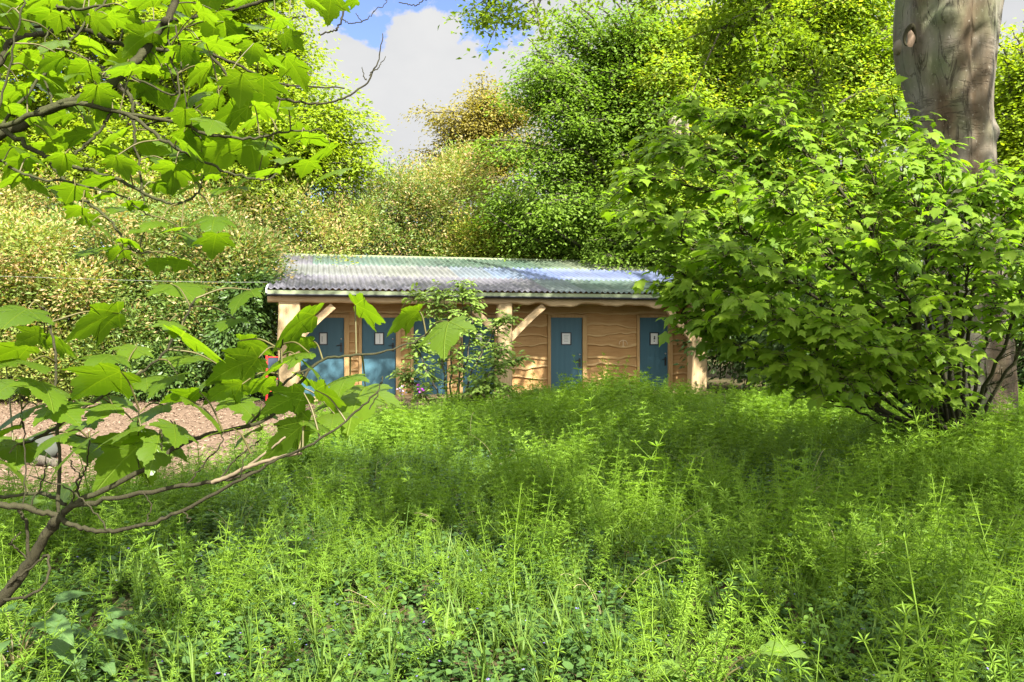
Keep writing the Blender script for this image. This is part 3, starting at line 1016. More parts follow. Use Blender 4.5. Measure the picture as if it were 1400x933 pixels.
tree('broadleaf_tree', 'fresh green tree with a pale broken trunk showing through its leaves', 'tree', G_WOOD, at(924, 0, 27.6)[:2],
     [lobe_px(*a) for a in ((930, 40, Y, 90, 45), (1000, 105, Y, 70, 50), (905, 105, Y - 1, 55, 40), (985, 190, Y - 1, 55, 40), (890, 175, Y, 40, 40), (870, 50, Y, 60, 35), (1000, 20, Y, 80, 40), (925, 250, Y - 1.5, 55, 36), (880, 230, Y - 1, 40, 30), (960, 300, Y - 1.5, 60, 45))],
     720, 30, .30, .14, M['lime2'], [M['bark'], M['bark_pale']], .2, tint_p=.3, flat=.42, nb=9, extra=snag, trunk_to=at(930, 100, 27))
Y = 27
tree('broadleaf_tree', 'sunlit yellow green tree between the pale broken trunk and the beech', 'tree', G_WOOD, at(1040, 0, Y)[:2],
     [lobe_px(*a) for a in ((1100, 60, Y, 110, 60), (1190, 150, Y, 80, 70), (1075, 160, Y, 80, 60), (1150, 260, Y, 100, 60), (1010, 280, Y - 1, 80, 50), (1220, 60, Y, 60, 60),
      (1120, -30, Y, 110, 50), (1220, -30, Y, 80, 50), (1030, -20, Y, 70, 45), (1080, 240, Y, 70, 50), (1230, 260, Y, 60, 80), (1040, 350, Y, 90, 60), (1160, 370, Y, 110, 60))],
     1150, 30, .30, .14, M['lime2'], M['bark'], .24, tint_p=.15, flat=.42, nb=8)
Y = 21
tree('broadleaf_tree', 'leafy green tree showing past the far side of the beech trunk', 'tree', G_WOOD, at(1440, 0, Y)[:2],
     [lobe_px(*a) for a in ((1400, 60, Y, 60, 60), (1430, 170, Y, 70, 60), (1390, 260, Y, 40, 60), (1450, 330, Y, 80, 90), (1400, 380, Y + 1, 70, 70), (1380, 470, Y, 60, 60), (1330, 120, Y + 3, 60, 80), (1310, 300, Y + 3, 60, 90))],
     520, 30, .28, .13, M['lime'], M['bark'], .25, flat=.45, nb=9)

# evergreen shrubs of the hedge
G_HEDGE = 'evergreen shrubs behind the shed'


def shrub(label, px, Y, lobes, n, mat='ever', tint=.34, leaf=.105, per=30, cr=.27, group=G_HEDGE, name='evergreen_shrub'):
    return tree(name, label, 'shrub', group, at(px, 0, Y)[:2], [lobe_px(a[0], a[1], Y + (a[4] if len(a) > 4 else 0), a[2], a[3]) for a in lobes],
                n, per, cr * .85, leaf, M[mat], M['bark'], .09, RHOMBN, .95, tint, shell=.6, twigs=.08, up=.5, tilt=.6, dens=1.45, big=.95, shoot=.7 if tint else 0, cv=.7, sub=10)


shrub('golden shrub flecked with pink at the end of the clearing farthest from the shed', 20, 18.5, ((-20, 340, 110, 80), (30, 420, 110, 90), (-10, 500, 110, 60), (90, 490, 60, 55), (-90, 420, 100, 130)), 1100)
shrub('rounded golden evergreen shrub above the back edge of the woodchip clearing', 165, 19.5, ((150, 330, 85, 60), (180, 400, 90, 70), (170, 485, 90, 62), (110, 400, 70, 60)), 900, 'ever_g')
shrub('golden shrub with dark lower leaves standing just short of the shed corner', 285, 19.8, ((285, 335, 70, 60), (300, 410, 66, 66), (270, 490, 80, 60), (330, 350, 50, 50)), 800, 'ever_g')
shrub('big golden shrub rising behind the left verge of the roof', 400, 25.5, ((380, 290, 90, 55), (410, 350, 100, 70), (330, 320, 70, 60), (460, 300, 60, 45), (390, 430, 90, 70)), 800)
shrub('pink tipped golden shrub directly behind the middle of the roof', 520, 27.5, ((520, 290, 80, 55), (555, 255, 50, 34), (480, 280, 60, 38), (540, 350, 100, 50)), 650, 'ever_g')
shrub('golden shrub peaking under the cloud, below the sparse golden tree', 610, 28.5, ((600, 250, 55, 45), (630, 290, 75, 55), (575, 300, 60, 50), (620, 350, 90, 45), (640, 225, 34, 30)), 620)
shrub('yellow green shrub between the roof and the deep green tree', 700, 28, ((690, 330, 75, 42), (735, 320, 45, 34), (660, 330, 50, 34), (640, 345, 40, 20)), 480, 'ever_y', .25)
shrub('low yellow green shrub above the right end of the roof', 800, 28.5, ((790, 340, 60, 28), (840, 335, 50, 36), (870, 350, 50, 40), (760, 345, 40, 20)), 420, 'ever_y', .2)
shrub('tall golden shrub below the yellow green tree, far behind the clearing', 120, 25, ((60, 280, 90, 50), (170, 275, 90, 45), (250, 285, 80, 40), (0, 290, 90, 60)), 750)
shrub('dark glossy laurel pressed against the left end wall of the shed', 332, 19.0, ((335, 440, 34, 62), (330, 500, 40, 45), (345, 395, 22, 30)), 520, 'laurel', 0, .13, 22, .2, None, 'laurel_shrub')
shrub('dark laurel at the foot of the hedge beyond the clearing', 235, 18.9, ((235, 505, 48, 36), (190, 520, 40, 28)), 260, 'laurel', 0, .13, 22, .2, None, 'laurel_shrub')
shrub('dark understorey shrub beside the right end of the shed', 1030, 21.5, ((1015, 440, 60, 60), (1000, 400, 36, 50), (1060, 460, 60, 55), (1005, 350, 40, 40)), 520, 'laurel', 0, .14, 22, .24, None, 'laurel_shrub')
shrub('dark understorey shrub in the deep shade behind the maple sapling', 1170, 18.5, ((1160, 480, 80, 60), (1230, 450, 60, 80), (1120, 430, 60, 60)), 560, 'laurel', 0, .15, 22, .26, None, 'laurel_shrub')
shrub('dark glossy shrub past the far side of the beech foot', 1420, 15.5, ((1425, 500, 45, 70), (1410, 430, 34, 50)), 380, 'laurel', 0, .13, 22, .2, None, 'laurel_shrub')

# distant wood
mb = MB()
n = 2600
ang = RNG.uniform(math.radians(-62), math.radians(62), n)
rad = RNG.uniform(44, 62, n)
zc = RNG.uniform(0, 1, n) ** .8 * (10 + 2.0 * np.sin(ang * 9)) * np.where((ang > -.22) & (ang < .04), .95, 1)
C = np.stack([rad * np.sin(ang), rad * np.cos(ang), zc + .6], -1)
k = np.repeat(np.arange(n), 30)
P = C[k] + RNG.normal(0, .9, (len(k), 3)) * [1, 1, .6]
leaves(mb, P, rdir(len(k)), norm(rdir(len(k)) * .7 + [0, -.3, .6]), RNG.uniform(.3, .6, len(k)), RHOMB)
tag(mb.build('distant_woodland', M['wood_far']), 'far mass of mixed green woodland behind everything', 'woodland', kind='stuff')

# ------------------------------------------------------------------ the beech
BY = 11.5
bb = at(1322, 0, BY)
beech = empty('beech_tree', (bb[0], BY, float(gh(bb[0], BY))))
tag(beech, 'massive old grey beech whose trunk forks above the maple sapling', 'tree')
B = np.array([bb[0], BY, float(gh(bb[0], BY))])
prof = [(640, 1215, 1412), (600, 1250, 1394), (560, 1266, 1386), (500, 1272, 1382), (420, 1270, 1376), (340, 1266, 1364), (290, 1262, 1358), (230, 1256, 1356), (185, 1253, 1354), (150, 1249, 1353),
        (120, 1241, 1355), (95, 1233, 1357), (70, 1229, 1359), (45, 1228, 1362), (20, 1228, 1365), (-10, 1229, 1369), (-50, 1224, 1376), (-100, 1214, 1388), (-160, 1200, 1402)]
prof = np.array(prof, float)
yy = np.linspace(640, -160, 130)
lf = np.interp(yy, prof[::-1, 0], prof[::-1, 1])
rt = np.interp(yy, prof[::-1, 0], prof[::-1, 2])
NS = 72
th = np.arange(NS) / NS * 2 * PI
V = []
for y_, l_, r_ in zip(yy, lf, rt):
    c = at((l_ + r_) / 2, y_, BY) - B
    a_ = (r_ - l_) / 2 / F * BY * .965
    z = c[2]
    rr = a_ * (1 + .02 * np.sin(3 * th + z * 1.1) + .012 * np.sin(7 * th - z * 2.0) + .010 * np.sin(13 * th + 3 * np.sin(z * 2)))
    # cleft between the two limbs, deeper towards the fork; ridges under it
    up_ = np.clip((z - 3.4) / 3.2, 0, 1)
    for a0, dp, wd in ((-1.45, .20, .16), (-2.35, .04, .12), (-.75, .05, .12)):
        dth = (th - (a0 % (2 * PI)) + PI) % (2 * PI) - PI
        rr = rr - a_ * dp * (.25 + up_) * np.exp(-(dth / wd) ** 2)
    # buttress flare at the foot
    fl = np.clip((.9 - z) / .9, 0, 1) ** 2
    rr = rr * (1 + .14 * fl * np.sin(5 * th + .6))
    # eyebrow scars
    for a0, z0, s_, wd in ((-2.1, 5.85, .10, .30), (-.55, 4.35, .06, .28), (-.6, 2.65, .05, .26), (-2.6, 3.3, .04, .3)):
        dth = (th - (a0 % (2 * PI)) + PI) % (2 * PI) - PI
        rr = rr + s_ * np.exp(-(dth / wd) ** 2) * np.exp(-((z - z0 + .22 * (dth / wd) ** 2 * .4) / .11) ** 2)
    V.append(np.stack([c[0] + rr * np.cos(th), c[1] + rr * np.sin(th), np.full(NS, z)], -1))
V = np.concatenate(V)
i, j = np.meshgrid(np.arange(len(yy) - 1), np.arange(NS), indexing='ij')
j2 = (j + 1) % NS
stn = np.zeros((len(yy), NS))
for a0, amp_, wd in ((-1.45, 1.0, .42), (-2.55, .45, .25), (-.45, .35, .2)):
    dth = (th - (a0 % (2 * PI)) + PI) % (2 * PI) - PI
    stn += amp_ * np.exp(-((dth[None] + .12 * np.sin(yy[:, None] * .03)) / wd) ** 2)
mb = MB().add(V, rnd=np.clip(stn, 0, 1).ravel(), Q=np.stack([i * NS + j, i * NS + j2, (i + 1) * NS + j2, (i + 1) * NS + j], -1).reshape(-1, 4))
topc = at(1300, -150, BY) - B
fork_l, fork_r = at(1262, -140, BY), at(1345, -140, BY)
beech_limbs = [[fork_l, at(1180, -300, BY + .3), [3.6, 9.2, 11.0], [1.4, 8.0, 12.6]], [fork_r, at(1400, -330, BY + .5), [8.6, 12.6, 12.5], [9.6, 13.2, 15.5]],
               [fork_l, at(1220, -330, BY + 1), [5.0, 14.5, 12], [3.0, 17, 13]], [fork_r, at(1420, -280, BY - 1), [10, 7.5, 11.0], [11.5, 5.0, 12]], [fork_l, at(1210, -260, BY - 1), [4.6, 6.5, 9.5], [3.5, 3.5, 10.5]]]
for lp in beech_limbs:
    q = smooth_path([np.array(x, float) for x in lp], 9, .02) - B
    mb.tube(q, np.linspace(.46, .12, len(q)), 12)
# the long low bough along the top of the view
low = smooth_path([at(1262, -150, BY), at(1130, -150, BY - .6), at(1000, -60, BY - 1), at(870, -30, BY - 1.2), at(740, -14, BY - 1.2), at(660, 0, BY - 1.2)], 8, .02)
mb.tube(low - B, np.linspace(.20, .012, len(low)), 8)
low2 = smooth_path([at(1130, -150, BY - .6), at(1070, -60, BY - 1), at(1050, 5, BY - 1.2), at(1022, 30, BY - 1.3), at(985, 42, BY - 1.4)], 7, .01)
mb.tube(low2 - B, np.linspace(.07, .01, len(low2)), 6)
low3 = smooth_path([at(1050, 5, BY - 1.2), at(1062, 45, BY - 1.2), at(1085, 60, BY - 1.2), at(1110, 95, BY - 1.3), at(1120, 130, BY - 1.3)], 6, .01)
mb.tube(low3 - B, np.linspace(.028, .006, len(low3)), 5)
tw = [low, low2, low3]
for lp in (low, low2, low3):
    for _ in range(26):
        s0 = lp[RNG.integers(len(lp) // 4, len(lp))]
        e = s0 + RNG.normal(0, .35, 3) + [-.3, 0, -.12]
        w = smooth_path([s0, (s0 + e) / 2 + RNG.normal(0, .06, 3), e], 4)
        mb.tube(w - B, np.linspace(.012, .004, len(w)), 4, cap=False)
        tw.append(w)
trunk = mb.build('trunk', M['bark_beech'], beech)
# bare wood inside the old branch scar, its dark rim, and the stub of a lost limb
c = at(1247, 50, BY - .60) - B
mb = MB()
a = np.linspace(0, 2 * PI, 26)
ar = np.linspace(-.5, PI + .9, 26)
rim = np.c_[c[0] + .075 * np.cos(ar) * (1 - .3 * np.sin(ar)), c[1] + .01 + .05 * np.cos(ar) ** 2, c[2] + .15 * np.sin(ar)]
mb.tube(rim, .012 + .022 * np.sin(np.linspace(0, PI, 26)), 7)
sc_ = mb.build('branch_scar', M['twig'], beech)
mb = MB()
V = [[c[0], c[1] - .035, c[2]]] + [[c[0] + .055 * math.cos(x) * (1 - .35 * math.sin(x)) * (1 + .25 * math.sin(3 * x + 1)), c[1] + .035, c[2] - .01 + .125 * math.sin(x)] for x in a[:-1]]
mb.add(V, None, [[0, 1 + k, 1 + (k + 1) % 25] for k in range(25)])
mb.build('bare_wood', M['heartwood'], sc_)
s0 = at(1242, 70, BY + .1) - B
e = at(1225, 64, BY + .05) - B
MB().tube(smooth_path([s0, (s0 + e) / 2 + [0, 0, .02], e], 4), [.16, .15, .14, .13, .12, .12, .115, .10, .06], 10).build('broken_limb', M['bark_pale'], beech)
# crown: high above the view; the low bough's leaves hang into it
lob = np.array([(6, 11, 11.5, 4.0, 4.0, 2.5), (2.0, 9.0, 12.5, 4.0, 3.8, 2.6), (9.5, 12.5, 13.5, 4.5, 4.0, 3.2), (4, 15.5, 13.5, 4.0, 3.6, 2.6), (10.5, 6, 12, 4.0, 4.0, 2.8), (4, 4.5, 11.0, 4.0, 3.4, 2.2),
                (7, 9, 16.5, 5.5, 5.5, 3.0), (12.5, 9.5, 13.5, 3.8, 4.0, 3), (7.5, 2.5, 11.5, 3.6, 3.2, 2.3), (0, 12.5, 13.6, 3.2, 3.0, 2.0), (-2.0, 8.5, 12.6, 2.8, 2.6, 1.8), (10.5, 1.0, 12.5, 3.5, 3.2, 2.2), (8.5, -2.5, 10.5, 3.2, 2.6, 1.2), (9, 17, 14, 4, 3.5, 3)], float)  # unseen outer lobes added to cast shade on the shed and weeds
n = 2200
pk = RNG.choice(len(lob), n)
d = rdir(n)
C = lob[pk, :3] + d * (RNG.uniform(.3, 1, n) ** .6)[:, None] * lob[pk, 3:6]
C = C[~(sun_gap(C) | hides_frame(C))]
k = np.repeat(np.arange(len(C)), 26)
P = C[k] + RNG.normal(0, 1, (len(k), 3)) * [.42, .42, .16]
P = P[~(sun_gap(P, .9) | hides_frame(P))]
mb = MB()
leaves(mb, P - B, norm(rdir(len(P)) * [1, 1, .4]), norm(rdir(len(P)) * .4 + [0, 0, 1]), RNG.uniform(.13, .24, len(P)), RHOMB)
for w in tw:
    for q in w[len(w) // 3:]:
        m = 26
        if RNG.random() < .25:
            continue
        P = q + RNG.normal(0, 1, (m, 3)) * [.12, .12, .06]
        leaves(mb, P - B, norm(rdir(m) * [1, 1, .5] + [-.3, 0, -.3]), norm(rdir(m) * .6 + [0, -.1, 1]), RNG.uniform(.05, .095, m), RHOMB)
mb.build('crown', M['beech'], beech)

# ------------------------------------------------------------------ maple sapling at the foot of the beech
sb = at(1295, 0, 9.7)
sap = empty('maple_sapling', (sb[0], 9.7, float(gh(sb[0], 9.7))))
tag(sap, 'bushy maple sapling spreading lobed green leaves in front of the beech trunk', 'sapling')
B = np.array([sb[0], 9.7, float(gh(sb[0], 9.7))])
S = [[(1305, 615, 9.7), (1230, 560, 9.3), (1100, 470, 8.7), (995, 425, 8.3), (935, 400, 8.1)],
     [(1300, 615, 9.7), (1200, 520, 9.1), (1050, 400, 8.4), (940, 335, 8.1), (880, 295, 8.0)],
     [(1300, 615, 9.8), (1230, 480, 9.2), (1100, 330, 8.5), (1000, 250, 8.6), (930, 210, 8.7)],
     [(1308, 615, 9.8), (1260, 450, 9.1), (1180, 300, 8.5), (1110, 220, 8.8), (1060, 160, 9.0)],
     [(1310, 615, 9.7), (1290, 430, 8.9), (1265, 310, 8.5), (1230, 240, 8.5)],
     [(1315, 615, 9.8), (1310, 400, 8.9), (1330, 300, 8.6), (1335, 262, 8.6)],
     [(1320, 615, 9.8), (1350, 450, 9.2), (1400, 330, 8.9), (1450, 280, 8.9)],
     [(1320, 615, 9.6), (1370, 520, 9.0), (1430, 420, 8.5), (1480, 370, 8.3)],
     [(1300, 612, 9.6), (1200, 560, 8.8), (1080, 505, 8.2), (1010, 478, 8.0), (965, 445, 7.9)],
     [(1300, 612, 9.6), (1240, 540, 8.8), (1150, 440, 7.9), (1060, 375, 7.6), (985, 350, 7.5)],
     [(1305, 612, 9.6), (1280, 520, 8.6), (1240, 410, 7.8), (1190, 340, 7.6)],
     [(1310, 612, 9.6), (1310, 500, 8.6), (1320, 390, 7.8), (1325, 340, 7.6)],
     [(1306, 612, 9.7), (1240, 500, 9.3), (1150, 380, 9.2), (1090, 290, 9.3), (1040, 230, 9.4)],
     [(1306, 612, 9.6), (1250, 480, 8.4), (1160, 370, 7.7), (1100, 310, 7.6), (1060, 280, 7.6)],
     [(1306, 612, 9.6), (1180, 540, 8.3), (1090, 450, 7.5), (1020, 420, 7.3)],
     [(1312, 612, 9.6), (1370, 480, 8.4), (1400, 390, 7.9), (1430, 340, 7.8)],
     [(1306, 612, 9.6), (1230, 520, 8.2), (1170, 470, 7.5), (1130, 450, 7.3)],
     [(1304, 612, 9.7), (1220, 440, 9.2), (1080, 260, 9.1), (960, 200, 9.3), (895, 205, 9.4)],
     [(1304, 612, 9.7), (1200, 430, 8.9), (1040, 290, 8.7), (920, 250, 8.7), (868, 250, 8.7)],
     [(1306, 612, 9.7), (1240, 420, 9.2), (1140, 250, 9.0), (1060, 190, 9.2), (1000, 170, 9.4)],
     [(1306, 612, 9.7), (1260, 400, 9.2), (1190, 240, 9.2), (1150, 180, 9.4)],
     [(1306, 612, 9.5), (1270, 560, 8.7), (1200, 510, 7.9), (1140, 520, 7.7), (1080, 500, 7.6)],
     [(1300, 612, 9.6), (1180, 500, 8.9), (1050, 420, 8.4), (985, 395, 8.3), (938, 378, 8.3)],
     [(1300, 612, 9.6), (1190, 470, 9.0), (1060, 350, 8.7), (980, 300, 8.6), (915, 318, 8.5)],
     [(1306, 612, 9.7), (1270, 380, 9.3), (1250, 230, 9.3), (1225, 165, 9.5)],
     [(1306, 612, 9.7), (1210, 360, 9.3), (1110, 200, 9.4), (1075, 130, 9.7)],
     [(1306, 612, 9.7), (1180, 380, 9.3), (1010, 200, 9.6), (945, 150, 9.9)],
     [(1314, 612, 9.7), (1330, 400, 8.9), (1375, 290, 8.8), (1390, 235, 8.9)],
     [(1314, 612, 9.7), (1300, 380, 8.8), (1290, 270, 8.8), (1275, 215, 8.9)],
     [(1310, 612, 9.5), (1300, 550, 8.6), (1270, 490, 7.9), (1240, 470, 7.7)]]
BARE = [[(1300, 612, 9.5), (1215, 582, 9.0), (1150, 552, 8.7), (1090, 545, 8.5)], [(1290, 610, 9.3), (1235, 590, 8.8), (1190, 560, 8.6), (1120, 555, 8.4)],
        [(1345, 605, 9.9), (1327, 560, 9.8), (1326, 490, 9.6), (1322, 450, 9.5)], [(1330, 560, 9.6), (1352, 530, 9.2), (1385, 510, 9.0)], [(1330, 490, 9.6), (1300, 470, 9.4), (1285, 455, 9.2)]]
wood, fol = MB(), MB()
LP, LT, LN, LS = [], [], [], []


def twig_leaves(w, step, size, tiltv):
    d = np.linalg.norm(np.diff(w, axis=0), axis=1)
    tot = d.sum()
    s_ = np.r_[0, np.cumsum(d)]
    for q in np.arange(step * .6, tot + step * .3, step):
        p_ = np.array([np.interp(q, s_, w[:, k_]) for k_ in range(3)])
        tg = norm(w[min(len(w) - 1, np.searchsorted(s_, q))] - w[max(0, np.searchsorted(s_, q) - 1)] + 1e-6)
        side = norm(np.cross(tg, [0, 0, 1.]))
        for sgn in (1, -1):
            dirv = norm(side * sgn * RNG.uniform(.5, 1.2) + tg * RNG.uniform(.2, .9) + [0, 0, RNG.uniform(-.1, .45)])
            pl = size * RNG.uniform(.4, .8)
            e_ = p_ + dirv * pl
            wood.tube(np.array([p_, p_ + dirv * pl * .5 + [0, 0, .006], e_]) - B, [.0022, .0018, .0016], 3, 1, cap=False)
            hd = norm(dirv * [1, 1, 0])
            tip = norm(hd + RNG.normal(0, .25, 3) + [0, 0, -RNG.uniform(.1, .7)])
            nr = norm(np.array([0, 0, 1.]) + hd * .5 + tiltv * RNG.uniform(.1, .9) + RNG.normal(0, .22, 3))
            LP.append(e_); LT.append(tip); LN.append(nr); LS.append(size * RNG.uniform(.42, 1.08))


tv = np.array([-.25, -.75, .1])
for st in S:
    P = smooth_path([at(*a) for a in st], 8, .012)
    wood.tube(P - B, np.linspace(.026, .006, len(P)), 6)
    m = len(P)
    for q in range(int(m * .30), m, 1):
        for _ in range(2 if q < m * .6 else 3):
            tg = norm(P[min(m - 1, q + 1)] - P[max(0, q - 1)])
            sd = norm(np.cross(tg, [0, 0, 1.])) * RNG.choice([-1, 1])
            dv = norm(sd * RNG.uniform(.3, 1.2) + tg * RNG.uniform(.3, 1) + [0, 0, RNG.uniform(-.35, .3)])
            L = RNG.uniform(.22, .55)
            e = P[q] + dv * L
            w = smooth_path([P[q], P[q] + dv * L * .5 + [0, 0, .03], e - [0, 0, .03]], 4)
            wood.tube(w - B, np.linspace(.006, .003, len(w)), 4, cap=False)
            twig_leaves(w, .17, .155, tv)
    twig_leaves(P[-6:], .12, .15, tv)
for st in BARE:
    P = smooth_path([at(*a) for a in st], 7, .015)
    wood.tube(P - B, np.linspace(.022, .006, len(P)), 6)
    for _ in range(6):
        s0 = P[RNG.integers(2, len(P))]
        e = s0 + RNG.normal(0, .16, 3) + [-.2, 0, .05]
        wood.tube(smooth_path([s0, (s0 + e) / 2 + RNG.normal(0, .03, 3), e], 4) - B, np.linspace(.006, .002, 9), 4, cap=False)
LP = np.array(LP)
kz = (LP[:, 2] > .75) & ~((LP[:, 0] > 5.1) & (LP[:, 2] < 1.55))
leaves(fol, LP[kz] - B, np.array(LT)[kz], np.array(LN)[kz], np.array(LS)[kz], MAPLE, droop=RNG.uniform(.5, 1.7, kz.sum()), widen=RNG.uniform(.85, 1.1, kz.sum()))
wood.build('stem', [M['twig'], M['stalk']], sap)
fol.build('foliage', M['maple'], sap)
print('sapling leaves', kz.sum())

# ------------------------------------------------------------------ overhanging sycamore, near the camera
syb = np.array([-3.1, 1.2, 0.0])
syc = empty('sycamore_tree', syb)
tag(syc, 'sycamore reaching bare twigs and big lobed leaves across the top of the view', 'tree')
wood, fol = MB(), MB()
tr = smooth_path([[-3.1, 1.2, -.3], [-3.0, 1.3, 2.0], [-2.8, 1.4, 4.6], [-2.2, 1.2, 7.5]], 8)
wood.tube(tr - syb, np.linspace(.30, .15, len(tr)), 14)
UP = [  # (path of px, py, distance), start and end radius
    ([(-190, 260, 2.1), (-60, 200, 2.1), (8, 181, 2.1), (66, 150, 2.1), (112, 135, 2.1), (154, 112, 2.1), (193, 77, 2.15), (216, 42, 2.2), (235, 19, 2.2), (250, -40, 2.3)], .014, .010),
    ([(-60, 150, 2.4), (0, 85, 2.4), (15, 58, 2.4), (58, 46, 2.4), (112, 39, 2.4), (154, 58, 2.4), (231, 69, 2.45), (285, 73, 2.5), (347, 100, 2.5), (386, 114, 2.55), (471, 121, 2.6)], .011, .0022),
    ([(-40, 190, 1.9), (0, 174, 1.9), (96, 143, 1.9), (162, 154, 1.95), (231, 166, 2.0), (289, 185, 2.0), (347, 189, 2.05), (386, 181, 2.1), (440, 178, 2.1)], .0075, .002),
    ([(-40, 150, 2.0), (0, 174, 2.0), (50, 208, 2.0), (93, 224, 2.0), (154, 243, 2.0), (216, 274, 2.0), (247, 278, 2.0), (270, 262, 2.0), (278, 240, 2.0)], .0075, .002),
    ([(69, 224, 2.0), (104, 266, 2.0), (150, 301, 2.0), (174, 336, 2.0), (193, 347, 2.0)], .005, .002),
    ([(170, 116, 2.1), (181, 143, 2.1), (185, 193, 2.1), (193, 251, 2.1), (199, 293, 2.1)], .0055, .002),
    ([(285, 73, 2.5), (320, 110, 2.5), (370, 131, 2.5), (417, 141, 2.5), (463, 137, 2.5), (498, 116, 2.5), (517, 85, 2.5), (523, 46, 2.5)], .0055, .0015),
    ([(505, 104, 2.5), (518, 92, 2.5), (527, 77, 2.5)], .002, .001), ([(501, 110, 2.5), (497, 102, 2.5), (495, 92, 2.5)], .002, .001),
    ([(170, 155, 1.95), (197, 170, 1.95), (231, 197, 1.95), (270, 216, 2.0), (316, 239, 2.0), (363, 245, 2.0), (386, 231, 2.05)], .0055, .0018),
    ([(-20, 40, 2.7), (0, 39, 2.7), (58, 35, 2.7), (81, 17, 2.7), (110, -30, 2.7)], .006, .003), ([(30, -20, 2.2), (60, 2, 2.2), (100, 13, 2.2), (150, 8, 2.2)], .007, .003),
    ([(166, 31, 2.6), (231, 29, 2.6), (309, 15, 2.6), (367, 0, 2.6), (420, -12, 2.6), (470, -20, 2.6)], .008, .004),
    ([(436, 46, 2.6), (455, 43, 2.6), (463, 35, 2.6), (469, 12, 2.6), (466, -10, 2.6), (462, -30, 2.6)], .0025, .004),
    ([(468, 26, 2.6), (480, 32, 2.6), (500, 28, 2.6), (513, 15, 2.6), (528, 4, 2.6), (524, -6, 2.6)], .002, .001), ([(494, 30, 2.6), (487, 18, 2.6)], .0015, .001),
    ([(545, 3, 2.6), (560, 7, 2.6), (572, 6, 2.6), (585, -4, 2.6)], .0015, .002),
    ([(0, 100, 1.8), (-5, 160, 1.8), (14, 90, 1.8), (28, 20, 1.8), (36, -30, 1.8)], .003, .002), ([(0, 175, 2.0), (60, 100, 2.05), (110, 40, 2.1), (160, -20, 2.2)], .004, .003),
    ([(0, 220, 1.9), (40, 240, 1.9), (100, 250, 1.95), (160, 265, 2.0), (190, 285, 2.0)], .004, .0018), ([(180, 105, 2.1), (240, 130, 2.1), (225, 70, 2.15), (250, 40, 2.2)], .003, .002),
    ([(154, 150, 1.95), (135, 180, 1.95), (110, 205, 1.95), (93, 222, 1.95)], .004, .003), ([(118, 40, 2.4), (130, 80, 2.4), (140, 107, 2.35)], .003, .002),
    ([(231, 166, 2.0), (245, 120, 2.05), (230, 60, 2.1), (232, 20, 2.2)], .003, .002), ([(200, 170, 2.0), (250, 155, 2.0), (290, 140, 2.0), (300, 125, 2.0)], .0025, .0015),
    ([(75, 150, 2.1), (62, 110, 2.1), (60, 60, 2.15), (75, 20, 2.2)], .003, .002), ([(240, 35, 2.2), (250, 110, 2.1), (262, 175, 2.05), (275, 190, 2.0)], .0025, .0015)]
upaths = []
for pts, r0, r1 in UP:
    P = smooth_path([at(*a) for a in pts], 7, .0022)
    wood.tube(P - syb, np.linspace(r0, r1, len(P)) * RNG.uniform(.92, 1.08, len(P)), 7)
    upaths.append(P)
# limbs that carry them, out of the view to the left
for e, r in (((-190, 260, 2.1), .02), ((-60, 150, 2.4), .018), ((-40, 190, 1.9), .014), ((-40, 150, 2.0), .014), ((-20, 40, 2.7), .014)):
    e = at(*e)
    P = smooth_path([[-3.0, 1.3, 2.0 + RNG.uniform(-.3, .6)], (np.array([-3.0, 1.3, 2.2]) + e) / 2 + [0, .1, .1], e], 6)
    wood.tube(P - syb, np.linspace(.05, r, len(P)), 8)
for s0, mid, e in (([-2.8, 1.4, 4.2], [-1.6, 1.8, 4.0], at(250, -40, 2.3)), ([-2.8, 1.4, 4.4], [-1.6, 2.2, 3.6], at(470, -20, 2.6)), ([-2.6, 1.4, 5.0], [-.6, 1.2, 6.0], np.array([2.0, .6, 7.0])),
                   ([-2.4, 1.3, 5.8], [-3.5, -.8, 6.6], np.array([-4.6, -2.5, 7.2])), ([-2.6, 1.4, 5.0], [-.4, -.6, 6.2], np.array([2.4, -2.2, 7.4])), ([-2.2, 1.2, 7.0], [-1, 0, 8.5], np.array([.5, -1, 9.5])), ([-2.3, 1.2, 6.8], [1.5, -1.0, 8.3], np.array([6.0, -3.0, 9.4])), ([-2.3, 1.2, 6.8], [1.5, .8, 8.2], np.array([6.8, -.3, 9.6])), ([-2.3, 1.2, 6.8], [-.5, -2.5, 8.3], np.array([2.2, -5.2, 9.4]))):
    P = smooth_path([np.array(s0, float), np.array(mid, float), e], 8, .01)
    wood.tube(P - syb, np.linspace(.075, .012, len(P)), 8)

SL = []      # position of blade base, tip direction, face direction, size


def hang(px, py, Y, w, droop=.5, face=.5, yaw=None, wood=wood, org=syb, from_=None):
    """a big leaf about w px wide whose blade is centred at (px, py)"""
    size = w / F * Y / 1.15
    c = at(px, py, Y)
    a = RNG.uniform(0, 2 * PI) if yaw is None else yaw
    tip = norm([math.cos(a), math.sin(a), -droop])
    nr = norm([RNG.normal(0, .15), -face + RNG.normal(0, .15), 1])
    base = c - tip * size * .4
    SL.append((base, tip, nr, size))
    return base


def stalk(mb, base, paths, org, maxd=.3):
    allp = np.concatenate(paths)
    d = np.linalg.norm(allp - base, axis=1)
    q = allp[np.argmin(d)]
    if np.linalg.norm(q - base) < maxd:
        P = smooth_path([q, (q + base) / 2 + [0, 0, .012], base], 4)
        mb.tube(P - org, np.linspace(.0022, .0014, len(P)), 4, 1, cap=False)


